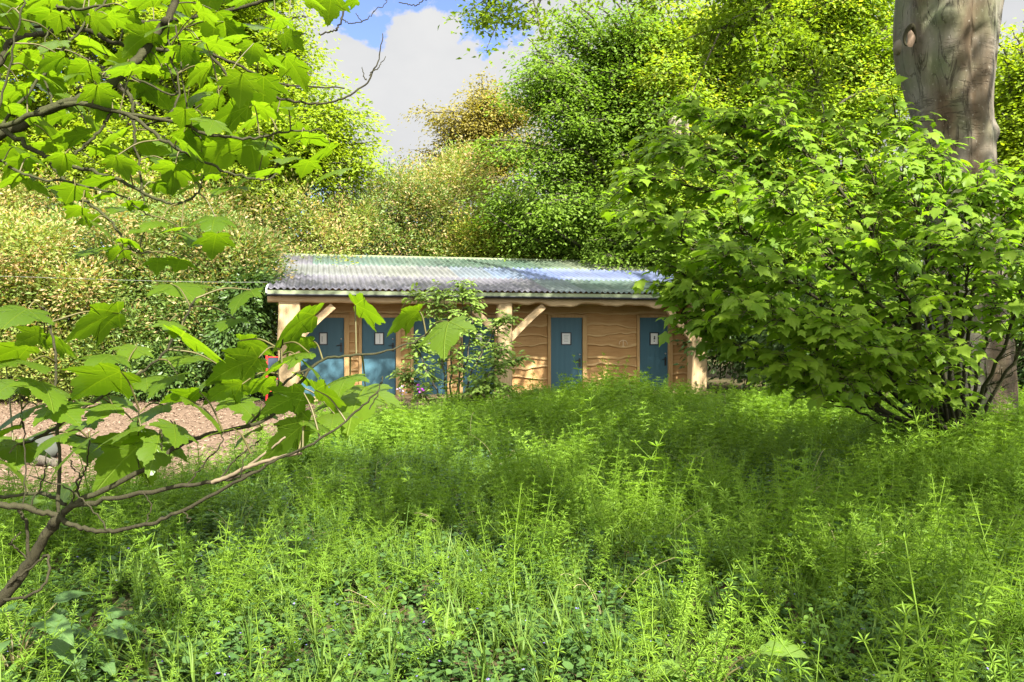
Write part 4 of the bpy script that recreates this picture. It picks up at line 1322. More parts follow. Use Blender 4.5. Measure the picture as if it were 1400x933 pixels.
UPL = [(239, 12, 80), (293, 31, 70), (347, 35, 60), (386, 23, 60), (451, 8, 62), (320, 42, 60), (216, 38, 60), (174, 15, 60), (116, 12, 70), (135, 131, 60), (39, 154, 70), (270, 93, 60), (290, 105, 55),
       (301, 62, 50), (330, 118, 60), (360, 122, 60), (313, 155, 80), (340, 165, 70), (405, 95, 60), (300, 205, 90), (345, 205, 80), (390, 218, 50), (430, 190, 60), (402, 180, 50), (455, 235, 60), (418, 228, 50),
       (240, 235, 70), (225, 222, 60), (310, 255, 75), (285, 240, 50), (50, 255, 40), (80, 262, 45), (104, 282, 44), (120, 300, 40), (118, 345, 40), (150, 338, 40), (178, 330, 44), (208, 305, 48), (235, 312, 50),
       (262, 328, 46), (150, 357, 30), (215, 360, 40), (190, 315, 40), (160, 345, 36), (20, 115, 60), (10, 210, 60), (60, 200, 60), (100, 185, 70), (150, 185, 60), (215, 130, 50), (130, 60, 60), (190, 55, 60),
       (70, 60, 60), (30, 20, 60), (20, 60, 60), (260, 55, 60), (250, 160, 50), (110, 95, 60), (70, 110, 60), (165, 95, 50), (80, 160, 50), (200, 200, 50), (170, 225, 60), (125, 235, 50), (40, 235, 55), (15, 245, 50),
       (200, 250, 50), (160, 285, 44), (140, 265, 44), (345, 70, 50), (370, 80, 50), (400, 55, 40), (480, 2, 30), (430, 3, 44), (270, 130, 50), (230, 95, 46), (290, 170, 50), (5, 10, 70), (60, -5, 70), (200, -5, 70),
       (330, 0, 60), (290, -8, 60), (130, 170, 50), (20, 180, 56), (100, 140, 46), (366, 150, 46), (384, 200, 44), (365, 235, 44), (262, 205, 52), (340, 240, 50)]
for x, y, w in UPL:
    Yd = RNG.uniform(1.85, 2.5)
    hang(x, y, Yd, w * .98 * RNG.uniform(.85, 1.15), RNG.uniform(.1, .65), RNG.uniform(-.55, .15))
for _ in range(110):
    q = upaths[RNG.integers(len(upaths))]
    q = q[RNG.integers(len(q) // 3, len(q))] + RNG.normal(0, .07, 3)
    x, y = CX + q[0] / q[1] * F, HY - (q[2] - EYE) / q[1] * F
    if x > 470 or (x > 400 and y < 150):
        continue
    hang(x, y, q[1], RNG.uniform(38, 60), RNG.uniform(.1, .6), RNG.uniform(-.5, .15))
for _ in range(50):
    x, y = RNG.uniform(-60, 300), RNG.uniform(-40, 220)
    hang(x, y, RNG.uniform(2.2, 3.0), RNG.uniform(40, 60), RNG.uniform(.1, .6), RNG.uniform(-.5, .15))
for b_, _, _, _ in SL:
    stalk(wood, b_, upaths, syb, .16)
a = [np.array(z) for z in zip(*SL)]
leaves(fol, a[0] - syb, a[1], a[2], a[3], MAPLEN, droop=RNG.uniform(.3, 1.3, len(a[0])), widen=RNG.uniform(.9, 1.12, len(a[0])))
# its unseen crown, drawn out past the camera to shade the weed bank
lob = np.array([(-2.6, 1.2, 6.0, 2.6, 2.2, 1.5), (1.2, .8, 7.2, 2.2, 1.8, 1.0), (-4.6, -1.8, 7.2, 2.5, 2.4, 1.4), (2.0, -1.8, 7.6, 2.2, 2.0, 1.0), (-1.2, -.5, 9.2, 3.2, 2.8, 1.4), (-5, 2.4, 6.6, 2.2, 2.2, 1.4), (.2, -3, 8, 2.5, 2, 1.2),
                (4.2, -1.2, 8.6, 2.2, 2.2, .9), (-1.0, 2.6, 7.2, 2, 1.6, .9), (5.0, -3.5, 9.4, 2.8, 2.6, 1.1), (2.2, -5.0, 9.5, 2.6, 2.4, 1.1), (6.5, -.5, 9.6, 2.4, 2.4, 1.0), (3.5, 1.6, 8.6, 2.0, 1.8, .8), (-.5, -6, 9.2, 2.4, 2.2, 1)], float)
n = 1050
pk = RNG.choice(len(lob), n)
d = rdir(n)
C = lob[pk, :3] + d * (RNG.uniform(.2, 1, n) ** .6)[:, None] * lob[pk, 3:6]
C = C[~(sun_gap(C) | hides_frame(C))]
k = np.repeat(np.arange(len(C)), 12)
P = C[k] + RNG.normal(0, 1, (len(k), 3)) * [.3, .3, .12]
P = P[~(sun_gap(P, .9) | hides_frame(P))]
leaves(fol, P - syb, norm(rdir(len(P)) * [1, 1, .4] + [0, 0, -.2]), norm(rdir(len(P)) * .4 + [0, 0, 1]), RNG.uniform(.13, .22, len(P)), MAPLE, mat=1)
wood.build('trunk', [M['twig'], M['stalk']], syc)
fol.build('foliage', [M['syc'], M['syc_far']], syc)

# ------------------------------------------------------------------ young sycamore, lower left
yb = at(-60, 905, 1.72)
yb = np.array([yb[0] - .12, yb[1] + .02, float(gh(yb[0], yb[1]))])
ys_ = empty('sycamore_sapling', yb)
tag(ys_, 'young sycamore with bare grey twigs and big glossy leaves in front of the woodchip clearing', 'sapling')
wood, fol = MB(), MB()
LOW = [
    ([(-100, 1000, 1.7), (-40, 860, 1.68), (0, 820, 1.66), (40, 770, 1.65), (68, 725, 1.63), (82, 706, 1.62)], .021, .0125),
    ([(82, 706, 1.62), (95, 694, 1.62), (120, 680, 1.62), (200, 640, 1.62), (245, 610, 1.63), (300, 590, 1.65), (370, 570, 1.66), (430, 500, 1.7), (470, 487, 1.7), (530, 480, 1.72), (590, 455, 1.75)], .0105, .0020),
    ([(95, 694, 1.62), (150, 682, 1.6), (250, 664, 1.58), (300, 658, 1.56), (345, 645, 1.55)], .0085, .0035),
    ([(82, 708, 1.62), (110, 722, 1.6), (150, 727, 1.58), (200, 717, 1.56), (250, 698, 1.55), (330, 655, 1.53), (380, 628, 1.52), (430, 605, 1.5), (480, 570, 1.5), (517, 535, 1.5)], .0075, .0020),
    ([(82, 706, 1.62), (40, 696, 1.6), (0, 690, 1.58), (-60, 680, 1.55)], .0085, .009),
    ([(-30, 682, 1.7), (0, 680, 1.7), (60, 675, 1.68), (90, 690, 1.64)], .005, .005),
    ([(80, 700, 1.62), (80, 600, 1.62), (76, 530, 1.63), (74, 470, 1.64), (62, 425, 1.65), (55, 420, 1.65)], .0055, .0022),
    ([(-30, 625, 1.7), (20, 610, 1.7), (60, 595, 1.68), (110, 560, 1.66), (150, 535, 1.66), (215, 492, 1.66), (250, 440, 1.66), (268, 408, 1.66)], .0058, .0026),
    ([(10, 800, 1.64), (45, 775, 1.63), (65, 760, 1.62), (62, 795, 1.6), (40, 815, 1.6), (5, 820, 1.64)], .003, .004),
    ([(40, 770, 1.65), (36, 720, 1.64), (28, 700, 1.63), (26, 690, 1.62)], .0045, .0045),
    ([(40, 768, 1.65), (22, 750, 1.64), (15, 743, 1.63), (28, 728, 1.63)], .003, .002),
    ([(110, 686, 1.62), (106, 660, 1.6), (118, 640, 1.6), (122, 600, 1.6)], .003, .0018), ([(95, 690, 1.62), (110, 655, 1.62), (100, 640, 1.62), (96, 630, 1.62)], .0025, .0015),
    ([(215, 633, 1.62), (222, 610, 1.62), (220, 590, 1.62)], .0022, .0015), ([(250, 608, 1.63), (240, 590, 1.63), (233, 575, 1.63)], .0025, .0015),
    ([(255, 664, 1.58), (275, 640, 1.58), (300, 610, 1.58), (305, 590, 1.58)], .0025, .0015), ([(300, 658, 1.56), (320, 630, 1.56), (345, 610, 1.56), (358, 600, 1.56)], .0028, .0015),
    ([(330, 655, 1.53), (333, 628, 1.53), (350, 617, 1.53)], .002, .0012), ([(200, 717, 1.56), (206, 690, 1.56), (195, 672, 1.56)], .002, .0012), ([(190, 640, 1.62), (188, 600, 1.62), (190, 560, 1.62)], .002, .0012),
    ([(40, 696, 1.6), (60, 650, 1.6), (64, 620, 1.6)], .0024, .0015), ([(30, 694, 1.6), (35, 660, 1.6), (32, 600, 1.6), (30, 560, 1.6)], .0024, .0015), ([(150, 727, 1.58), (120, 690, 1.58), (90, 668, 1.58), (40, 650, 1.58)], .0024, .0015),
    ([(370, 570, 1.66), (376, 540, 1.66), (385, 470, 1.66), (390, 450, 1.66)], .0028, .0018), ([(250, 700, 1.55), (260, 710, 1.55), (256, 716, 1.55)], .002, .0012),
    ([(430, 500, 1.7), (395, 520, 1.68), (340, 580, 1.66)], .003, .004), ([(505, 560, 1.5), (520, 530, 1.5), (523, 515, 1.5)], .0018, .0014)]
lpaths = []
for pts, r0, r1 in LOW:
    P = smooth_path([at(*a) for a in pts], 7, .0016)
    wood.tube(P - yb, np.linspace(r0 * .68, r1 * .8, len(P)) * RNG.uniform(.9, 1.1, len(P)), 8)
    lpaths.append(P)
pale = smooth_path([at(*a) for a in ((290, 660, 1.56), (320, 648, 1.55), (350, 634, 1.54), (380, 626, 1.53), (412, 620, 1.52))], 6, .001)
wood.tube(pale - yb, np.linspace(.0042, .003, len(pale)), 7, 2)
pale = smooth_path([at(*a) for a in ((330, 645, 1.55), (352, 628, 1.55), (372, 612, 1.55), (390, 598, 1.55))], 6, .001)
wood.tube(pale - yb, np.linspace(.003, .002, len(pale)), 6, 2)
SL = []
LOWL = [(248, 393, 96, .25, -.1), (330, 405, 60, .7, .5), (399, 445, 105, .6, .9), (313, 440, 60, .3, .3), (504, 425, 70, .5, .8), (552, 434, 66, .6, .8), (608, 455, 84, .9, .9), (130, 438, 90, .5, .3), (24, 430, 90, .4, .3),
        (85, 470, 60, .5, .5), (45, 460, 56, .4, .3), (275, 470, 110, .35, .4), (142, 489, 80, .15, -.1), (138, 519, 100, .5, .5), (252, 490, 80, .1, -.2), (322, 500, 90, .5, .9), (285, 516, 80, .6, .6), (395, 487, 80, .2, -.1),
        (352, 527, 70, .4, .5), (424, 499, 56, .5, .7), (426, 521, 60, .3, .3), (65, 531, 90, .4, .3), (22, 566, 80, .5, .3), (85, 560, 76, .2, -.1), (204, 566, 84, .5, .4), (277, 558, 96, .6, .5), (326, 550, 70, .3, .2),
        (391, 548, 80, .6, .9), (487, 545, 120, .5, .8), (455, 570, 70, .1, -.1), (395, 595, 96, 1.0, .7), (436, 580, 60, .3, .1), (171, 625, 110, 1.2, .9), (98, 617, 90, .8, .5), (215, 610, 80, .8, .5), (24, 613, 80, .5, .3),
        (163, 592, 80, .4, .1), (200, 520, 60, .2, 0), (5, 530, 70, .4, .2), (110, 580, 60, .3, .1), (300, 590, 56, .3, .2), (350, 565, 60, .4, .5), (250, 540, 66, .3, .3), (-10, 500, 70, .4, .2), (20, 640, 60, .6, .4),
        (60, 590, 66, .4, .2), (160, 545, 60, .2, .1), (470, 520, 70, .3, .6), (410, 470, 50, .3, .5), (235, 445, 46, .5, .4), (350, 470, 60, .3, .5), (15, 480, 70, .4, .3), (180, 480, 60, .4, .4), (225, 520, 70, .4, .4), (310, 530, 66, .3, .4), (370, 505, 60, .4, .6), (120, 610, 70, .5, .4), (70, 600, 60, .4, .4), (240, 590, 66, .5, .5), (140, 560, 70, .3, .3), (0, 590, 70, .4, .4), (50, 500, 60, .3, .3), (450, 540, 66, .4, .7), (340, 590, 60, .3, .4)]
for x, y, w, dr, fc_ in LOWL:
    yw = RNG.uniform(PI * .9, PI * 2.1)
    hang(x, y, RNG.uniform(1.5, 1.78), w * 1.0, dr * .7, (-.35 - fc_ * .55 if fc_ > .2 else .12), yw)
for b_, _, _, _ in SL:
    stalk(wood, b_, lpaths, yb, .3)
a = [np.array(z) for z in zip(*SL)]
leaves(fol, a[0] - yb, a[1], a[2], a[3], MAPLEN, droop=RNG.uniform(.3, 1.4, len(a[0])), widen=RNG.uniform(.9, 1.12, len(a[0])))
wood.build('stem', [M['twig'], M['stalk'], M['twig_pale']], ys_)
fol.build('foliage', M['syc'], ys_)

# ------------------------------------------------------------------ elder in front of the doors
eb = at(625, 0, 15.6)
el = empty('elder_shrub', (eb[0], 15.6, float(gh(eb[0], 15.6))))
tag(el, 'upright elder shrub growing in front of the middle blue doors of the shed', 'shrub')
B = np.array([eb[0], 15.6, float(gh(eb[0], 15.6))])
wood, fol = MB(), MB()
for st in ([(622, 565), (628, 500), (632, 430), (630, 385)], [(618, 565), (600, 480), (590, 420), (560, 408)], [(628, 565), (650, 500), (680, 450), (700, 432)], [(632, 565), (660, 530), (690, 500), (712, 488)],
           [(615, 565), (590, 520), (572, 480), (566, 465)], [(622, 565), (640, 480), (645, 430), (640, 400)], [(612, 565), (580, 545), (560, 520), (552, 510)], [(630, 565), (665, 520), (680, 490), (690, 470)],
           [(620, 565), (615, 470), (610, 420), (600, 395)], [(625, 565), (650, 540), (668, 530), (690, 530)]):
    Yd = 15.6 + RNG.uniform(-.5, .4)
    P = smooth_path([at(x, y, Yd if q else 15.6) for q, (x, y) in enumerate(st)], 7, .02)
    wood.tube(P - B, np.linspace(.022, .005, len(P)), 5)
    for q in range(5, len(P)):
        for _ in range(5):
            ax = norm(RNG.normal(0, 1, 3) * [1, 1, .4] + [0, 0, .25])
            L = RNG.uniform(.16, .30)
            rc = smooth_path([P[q], P[q] + ax * L * .6, P[q] + ax * L - [0, 0, .04]], 3)
            wood.tube(rc - B, .003, 3, cap=False)
            sd = norm(np.cross(ax, [0, 0, 1.]))
            for f_ in (.45, .72):
                for sg in (1, -1):
                    leaves(fol, P[q] + ax * L * f_ - B, norm(sd * sg + ax * .6 + [0, 0, -.3]), norm(RNG.normal(0, .3, 3) + [0, -.2, 1]), RNG.uniform(.08, .13), OVATE)
            leaves(fol, rc[-1] - B, norm(ax + [0, 0, -.4]), norm(RNG.normal(0, .3, 3) + [0, -.2, 1]), RNG.uniform(.09, .14), OVATE)
wood.build('stem', M['bark'], el)
fol.build('foliage', M['elder'], el)


# ------------------------------------------------------------------ single plants among the weeds
def broad_plant(name, label, cat, px, Y, n, size, spread, mat, tm=OVATE, h=0.0, flower=None, wid=1.0, group=None, rise=.8):
    c = at(px, 0, Y)
    z = float(gh(c[0], Y))
    o = tag(empty(name, (c[0], Y, z)), label, cat, group)
    fol, st = MB(), MB()
    if h:
        P = smooth_path([[0, 0, 0], [.02, 0, h * .5], [-.02, .02, h]], 8)
        st.tube(P, np.linspace(.009, .004, len(P)), 6)
    for q in range(n):
        a_ = q * 2.4 + RNG.uniform(-.4, .4)
        z0 = h * q / max(n - 1, 1) * .85 if h else RNG.uniform(0, .05)
        up_ = RNG.uniform(.5, 1.2) * rise
        s_ = size * RNG.uniform(.7, 1.15) * (1 - .45 * q / n if h else 1)
        pl = s_ * spread
        e_ = np.array([math.cos(a_) * pl * .6, math.sin(a_) * pl * .6, z0 + pl * up_])
        P = smooth_path([[0, 0, z0], e_ * [.4, .4, 1] + [0, 0, -.3 * (e_[2] - z0)], e_], 4)
        st.tube(P, np.linspace(.005, .003, len(P)), 5)
        leaves(fol, e_, norm([math.cos(a_), math.sin(a_), up_ * .5 - .15]), norm([-.3 * math.cos(a_), -.3 * math.sin(a_) - .2, 1]), s_, tm, droop=RNG.uniform(.8, 2.6), widen=wid)
    st.build('stem', M['stalk'], o)
    fol.build('foliage', mat, o)
    if flower:
        for _ in range(9):
            fm = MB()
            p_ = np.array([-.02, .02, h]) + RNG.normal(0, 1, 3) * [.05, .05, .05]
            leaves(fm, np.repeat(p_[None], 5, 0), rdir(5) * [1, 1, .4] + [0, 0, -.5], rdir(5), .038, tmpl_rhomb(.45, .1))
            fm.build('flower', flower, o)
    return o


OV2 = tmpl_broad(.2, .35)
OV3 = tmpl_broad(.3, .3)
broad_plant('comfrey_plant', 'tall comfrey with pale mauve flowers under the maple sapling', 'plant', 1252, 9.0, 14, .26, .35, M['comfrey'], OV2, .95, M['petal_pale'], rise=.5)
broad_plant('comfrey_plant', 'clump of broad glossy leaves under the bare sycamore stem', 'plant', 20, 3.5, 16, .20, 1.6, M['comfrey'], OV2, wid=1.3)
broad_plant('comfrey_plant', 'broad drooping leaves at the very edge of the weeds, below the bare sycamore stem', 'plant', 105, 3.75, 14, .19, 1.5, M['comfrey'], OV2, wid=1.2)
broad_plant('foxglove_plant', 'pale green upright strap leaves beside the woodchip clearing', 'plant', 105, 5.9, 13, .34, .5, M['dock'], OV2, wid=.8, rise=1.6)
broad_plant('dock_plant', 'light green leafy rosette at the near edge of the woodchips', 'plant', 190, 6.7, 12, .28, .5, M['dock'], OV2, wid=.9, rise=1.2)
broad_plant('dock_plant', 'folded broad dock leaf lit among the cleavers', 'plant', 972, 3.2, 6, .15, 1.9, M['dock'], OV3, wid=1.2, rise=1.3)
broad_plant('nettle_plant', 'leafy dark upright stem above the weeds in front of the rightmost door', 'plant', 862, 14.6, 16, .12, .5, M['elder'], OVATE, .7, rise=.3)
broad_plant('nettle_plant', 'small upright stem above the weeds at the foot of the right corner post', 'plant', 990, 14.0, 12, .12, .5, M['elder'], OVATE, .62, rise=.3)
broad_plant('honesty_plant', 'purple flowered plant in the grass before the second blue door', 'plant', 577, 14.8, 8, .10, .5, M['elder'], OVATE, .52, M['petal_p'])
broad_plant('honesty_plant', 'pinkish flowered plant left of the purple one, before the shed', 'plant', 549, 14.6, 8, .10, .5, M['elder'], OVATE, .55, M['petal_pale'])

# fallen dry leaf, stone, logs edging the clearing
c = at(1236, 712, 6.2)
mb = MB()
leaves(mb, [[0, 0, 0], [.0, .05, .0]], [[.8, -.2, -.5], [.9, .2, -.6]], [[0, -.7, .7], [.2, -.5, .8]], [.2, .15], OV2, widen=.7)
o = mb.build('dead_leaf', M['dry'])
o.location = (c[0], 6.2, c[2] + .06)
tag(o, 'curled yellow dead leaf caught on the weeds', 'leaf')
def lump(name, label, cat, c, r, mat):
    n1, n2 = 14, 9
    V = []
    for b in range(n2):
        ph = PI * b / (n2 - 1)
        for a_ in range(n1):
            t_ = 2 * PI * a_ / n1
            k_ = 1 + .14 * math.sin(3 * t_ + 2 * ph) + .1 * math.sin(5 * ph + t_)
            V.append((r[0] * math.sin(ph) * math.cos(t_) * k_, r[1] * math.sin(ph) * math.sin(t_) * k_, r[2] * math.cos(ph) * k_))
    Q = [[b * n1 + a_, (b + 1) * n1 + a_, (b + 1) * n1 + (a_ + 1) % n1, b * n1 + (a_ + 1) % n1] for b in range(n2 - 1) for a_ in range(n1)]
    o = MB().add(V, Q).build(name, mat)
    o.location = [float(x) for x in c]
    return tag(o, label, cat)
c = at(58, 0, 10.2)
lump('stone', 'mossy grey boulder on the woodchip clearing', 'stone', (c[0], 10.2, .12), (.22, .18, .2), M['stone'])
for px, Y_, L_, rz_, lb in ((165, 7.7, .7, .25, 'short grey log lying where the weeds meet the woodchips'), (60, 9.6, .5, -.5, 'weathered log lying beside the mossy boulder')):
    c = at(px, 0, Y_)
    P = smooth_path([[-L_ / 2, 0, 0], [0, .01, .012], [L_ / 2, 0, 0]], 6)
    o = MB().tube(P, np.linspace(.07, .055, len(P)), 12).tube(P[::-1][:2], .058, 12).build('log', M['bark'])
    o.location = (c[0], Y_, float(gh(c[0], Y_)) + .06)
    o.rotation_euler = (0, 0, rz_)
    tag(o, lb, 'log')

# ------------------------------------------------------------------ weeds
def cleavers(seed, h, whorls, lean, lw=.085, topn=3, ll=.036):
    r = np.random.default_rng(seed)
    mb = MB()
    P = smooth_path([[0, 0, 0], [lean * .3, r.normal(0, .02), h * .5], [lean, r.normal(0, .03), h]], 7)
    mb.tube(P, np.linspace(.0030, .0016, len(P)), 4, cap=False, rnd=.9)
    tm = (np.array([[0, 0, 0], [lw, .55, .03], [0, 1, -.10], [-lw, .55, .03]]), np.array([[0, 1, 2], [0, 2, 3]]))
    s = np.linspace(.18, 1, whorls)
    for q in s:
        p_ = np.array([np.interp(q, np.linspace(0, 1, len(P)), P[:, k_]) for k_ in range(3)])
        n_ = r.integers(6, 9)
        a_ = np.arange(n_) / n_ * 2 * PI + r.uniform(0, 6)
        lift = .15 + .75 * max(0, (q - .8) / .2)
        size = ll * (1.05 - .5 * max(0, (q - .75) / .25)) * r.uniform(.85, 1.15, n_)
        tip = np.c_[np.cos(a_), np.sin(a_), np.full(n_, lift) + r.normal(0, .15, n_)]
        leaves(mb, np.repeat(p_[None], n_, 0), tip, np.tile([0, 0, 1.], (n_, 1)) + r.normal(0, .1, (n_, 3)), size, tm)
        if .35 < q < .85 and r.random() < .55:          # side shoot with its own small star
            b_ = r.uniform(0, 2 * PI)
            e_ = p_ + np.array([math.cos(b_) * .07, math.sin(b_) * .07, .07])
            mb.tube(np.array([p_, (p_ + e_) / 2, e_]), .0013, 3, cap=False, rnd=.9)
            a2 = np.arange(6) / 6 * 2 * PI
            leaves(mb, np.repeat(e_[None], 6, 0), np.c_[np.cos(a2), np.sin(a2), np.full(6, .5)], np.tile([0, 0, 1.], (6, 1)), ll * .55, tm)
    return mb


def ground_ivy(seed, flowers):
    r = np.random.default_rng(seed)
    mb = MB()
    rt = np.array([[0, 0, 0], [.42, .05, .05], [.55, .45, .06], [.3, .82, .02], [0, .9, -.03], [-.3, .82, .02], [-.55, .45, .06], [-.42, .05, .05]])
    tm = (rt, np.array([[0, 1, 2], [0, 2, 3], [0, 3, 4], [0, 4, 5], [0, 5, 6], [0, 6, 7]]))
    for _ in range(6):
        b_ = r.uniform(0, 2 * PI)
        L = r.uniform(.05, .16)
        e_ = np.array([math.cos(b_) * L, math.sin(b_) * L, r.uniform(.05, .17)])
        P = smooth_path([[0, 0, 0], e_ * [.7, .7, .4], e_], 4)
        mb.tube(P, .0013, 3, cap=False, rnd=.6)
        for q in (4, 6, 8):
            for sg in (0, PI):
                a_ = b_ + PI / 2 + sg + q
                tp = np.array([math.cos(a_), math.sin(a_), .1])
                leaves(mb, P[q] + tp * .012, tp, norm(r.normal(0, .3, 3) + [0, 0, 1]), r.uniform(.022, .04), tm)
        if r.random() < flowers:
            a2 = r.uniform(0, 6, 4)
            leaves(mb, np.repeat(e_[None] + [[0, 0, .01]], 4, 0), np.c_[np.cos(a2), np.sin(a2), np.full(4, .4)], np.tile([0, 0, 1.], (4, 1)), .011, tmpl_rhomb(.4, .1), mat=1)
    return mb


def tuft(seed):
    r = np.random.default_rng(seed)
    mb = MB()
    for _ in range(13):
        b_ = r.uniform(0, 2 * PI)
        h, w, bend = r.uniform(.14, .34), r.uniform(.003, .006), r.uniform(.05, .2)
        sd = np.array([-math.sin(b_), math.cos(b_), 0]) * w
        pts = [np.array([math.cos(b_) * bend * s_ ** 2, math.sin(b_) * bend * s_ ** 2, h * s_ * (1 - .25 * s_ * bend / .2)]) for s_ in (0, .35, .7, 1)]
        V = []
        for p_, k_ in zip(pts, (1, .9, .6, .05)):
            V += [p_ - sd * k_, p_ + sd * k_]
        mb.add(V, [[0, 1, 3, 2], [2, 3, 5, 4], [4, 5, 7, 6]], rnd=r.random())
    return mb


def scatter(name, label, cat, protos, mats, x, y, z, scale, lean, idx):
    pc = bpy.data.collections.new(name + '_kinds')
    for q, mb in enumerate(protos):
        o = mb.build(f'{name}_kind_{q:02d}', mats)
        COL.objects.unlink(o)
        pc.objects.link(o)
    n = len(x)
    me = bpy.data.meshes.new(name)
    me.vertices.add(n)
    me.vertices.foreach_set('co', np.stack([x, y, z], -1).astype(np.float32).ravel())
    rot = np.stack([RNG.normal(0, lean, n), RNG.normal(0, lean, n), RNG.uniform(0, 2 * PI, n)], -1)
    me.attributes.new('rot', 'FLOAT_VECTOR', 'POINT').data.foreach_set('vector', rot.astype(np.float32).ravel())
    me.attributes.new('scl', 'FLOAT', 'POINT').data.foreach_set('value', np.asarray(scale).astype(np.float32))
    me.attributes.new('idx', 'INT', 'POINT').data.foreach_set('value', np.asarray(idx).astype(np.int32))
    o = bpy.data.objects.new(name, me)
    COL.objects.link(o)
    ng = bpy.data.node_groups.new(name + '_scatter', 'GeometryNodeTree')
    ng.interface.new_socket('Geometry', in_out='INPUT', socket_type='NodeSocketGeometry')
    ng.interface.new_socket('Geometry', in_out='OUTPUT', socket_type='NodeSocketGeometry')
    nd = ng.nodes
    gi, go = nd.new('NodeGroupInput'), nd.new('NodeGroupOutput')
    ci = nd.new('GeometryNodeCollectionInfo')
    ci.inputs['Collection'].default_value = pc
    ci.inputs['Separate Children'].default_value = True
    ci.inputs['Reset Children'].default_value = True
    ip = nd.new('GeometryNodeInstanceOnPoints')
    ip.inputs['Pick Instance'].default_value = True
    def na(nm, ty):
        a_ = nd.new('GeometryNodeInputNamedAttribute')
        a_.data_type = ty
        a_.inputs['Name'].default_value = nm
        return a_.outputs['Attribute']
    m2p = nd.new('GeometryNodeMeshToPoints')
    ng.links.new(gi.outputs[0], m2p.inputs[0])
    ng.links.new(m2p.outputs[0], ip.inputs['Points'])
    ng.links.new(ci.outputs[0], ip.inputs['Instance'])
    ng.links.new(na('idx', 'INT'), ip.inputs['Instance Index'])
    ng.links.new(na('rot', 'FLOAT_VECTOR'), ip.inputs['Rotation'])
    ng.links.new(na('scl', 'FLOAT'), ip.inputs['Scale'])
    ng.links.new(ip.outputs[0], go.inputs[0])
    md = o.modifiers.new('scatter', 'NODES')
    md.node_group = ng
    return tag(o, label, cat, kind='stuff')


def weed_points(n, y0=2.3, y1=17.6, power=1.0):
    y = y0 + (y1 - y0) * RNG.random(n) ** power
    x = RNG.uniform(-1, 1, n) * (.70 * y + 1.0)
    sx = (x - X0) * SC + (y - Y0) * SS
    sv = -(x - X0) * SS + (y - Y0) * SC
    ok = ~on_path(x, y, -.1) & ~((sx > .2) & (sx < LEN) & (sv > -.12)) & (np.hypot(x - bb[0], y - BY) > .72)
    return x[ok], y[ok]


def clump(x, y):
    return np.clip(.5 + .42 * wob(x, y, 1.15, .7) + .28 * wob(x + 5, y, 2.9, 2.0) + .16 * wob(x, y + 3, 6.1, 1.0), 0, 1)


protos = [cleavers(s_, h_, w_, l_) for s_, h_, w_, l_ in ((1, .42, 11, .05), (2, .34, 9, -.10), (3, .50, 13, .12), (4, .28, 8, .06), (5, .46, 12, -.20), (6, .38, 10, .28), (7, .33, 10, .34), (8, .55, 14, .10))]
protos += [cleavers(s_, h_, w_, l_, .12, 3, .060) for s_, h_, w_, l_ in ((51, .40, 7, .06), (52, .32, 6, -.14), (53, .48, 8, .16), (54, .36, 7, .28))]
x, y = weed_points(34000, power=.62)
k = RNG.random(len(x)) < .10 + 1.0 * clump(x, y) ** 1.25
x, y = x[k], y[k]
tall = .62 + .62 * clump(x, y) + .18 * wob(x, y, .5)
tall = tall * np.where(y > 12.5, .95 + .25 * np.exp(-((x - 2.1) / 1.4) ** 2), 1) * (1 + .45 * np.exp(-((x - 4.6) / 1.3) ** 2 - ((y - 8.9) / .8) ** 2)) * np.where(y < 4, .92, 1)
scatter('cleavers', 'bright green whorled cleavers covering the bank in front of the shed', 'weeds', protos, [M['cleav']], x, y, gh(x, y) - .01, tall * RNG.uniform(.55, 1.25, len(x)) * (1 + .35 * (RNG.random(len(x)) < .05)), .22, np.where(RNG.random(len(x)) < np.clip((y - 5) / 6, .08, .8), RNG.integers(8, 12, len(x)), RNG.integers(0, 8, len(x))))
print('cleavers', len(x))
x, y = weed_points(20000, power=.6)
k = RNG.random(len(x)) < .95 - .55 * clump(x, y)
x, y = x[k], y[k]
scatter('ground_ivy', 'low dark ground ivy with tiny violet flowers between the cleavers', 'weeds', [ground_ivy(s_, f_) for s_, f_ in ((11, .1), (12, .35), (13, 0), (14, .15))], [M['ivy'], M['petal']],
        x, y, gh(x, y), RNG.uniform(.6, 1.25, len(x)), .12, RNG.integers(0, 4, len(x)))
x, y = weed_points(5200, power=.7)
scatter('grass', 'scattered soft grass blades among the weeds', 'grass', [tuft(s_) for s_ in (21, 22, 23)], [M['grass']], x, y, gh(x, y), RNG.uniform(.7, 1.3, len(x)), .12, RNG.integers(0, 3, len(x)))



def herb(seed, h, pairs, size, wid, mat=0):
    r = np.random.default_rng(seed)
    mb = MB()
    P = smooth_path([[0, 0, 0], [r.normal(0, .02), r.normal(0, .02), h * .5], [r.normal(0, .06), r.normal(0, .06), h]], 6)
    mb.tube(P, np.linspace(.003, .0015, len(P)), 4, cap=False, rnd=.5)
    for q in range(pairs):
        f_ = .15 + .85 * q / (pairs - 1)
        p_ = np.array([np.interp(f_, np.linspace(0, 1, len(P)), P[:, k_]) for k_ in range(3)])
        for sg in (0, PI):
            a_ = q * PI / 2 + sg + r.normal(0, .25)
            tp = np.array([math.cos(a_), math.sin(a_), r.uniform(-.1, .5)])
            leaves(mb, p_ + tp * .015, tp, norm(r.normal(0, .2, 3) + [0, 0, 1]), size * (1.1 - .6 * f_) * r.uniform(.8, 1.2), OVATE, widen=wid)
    return mb


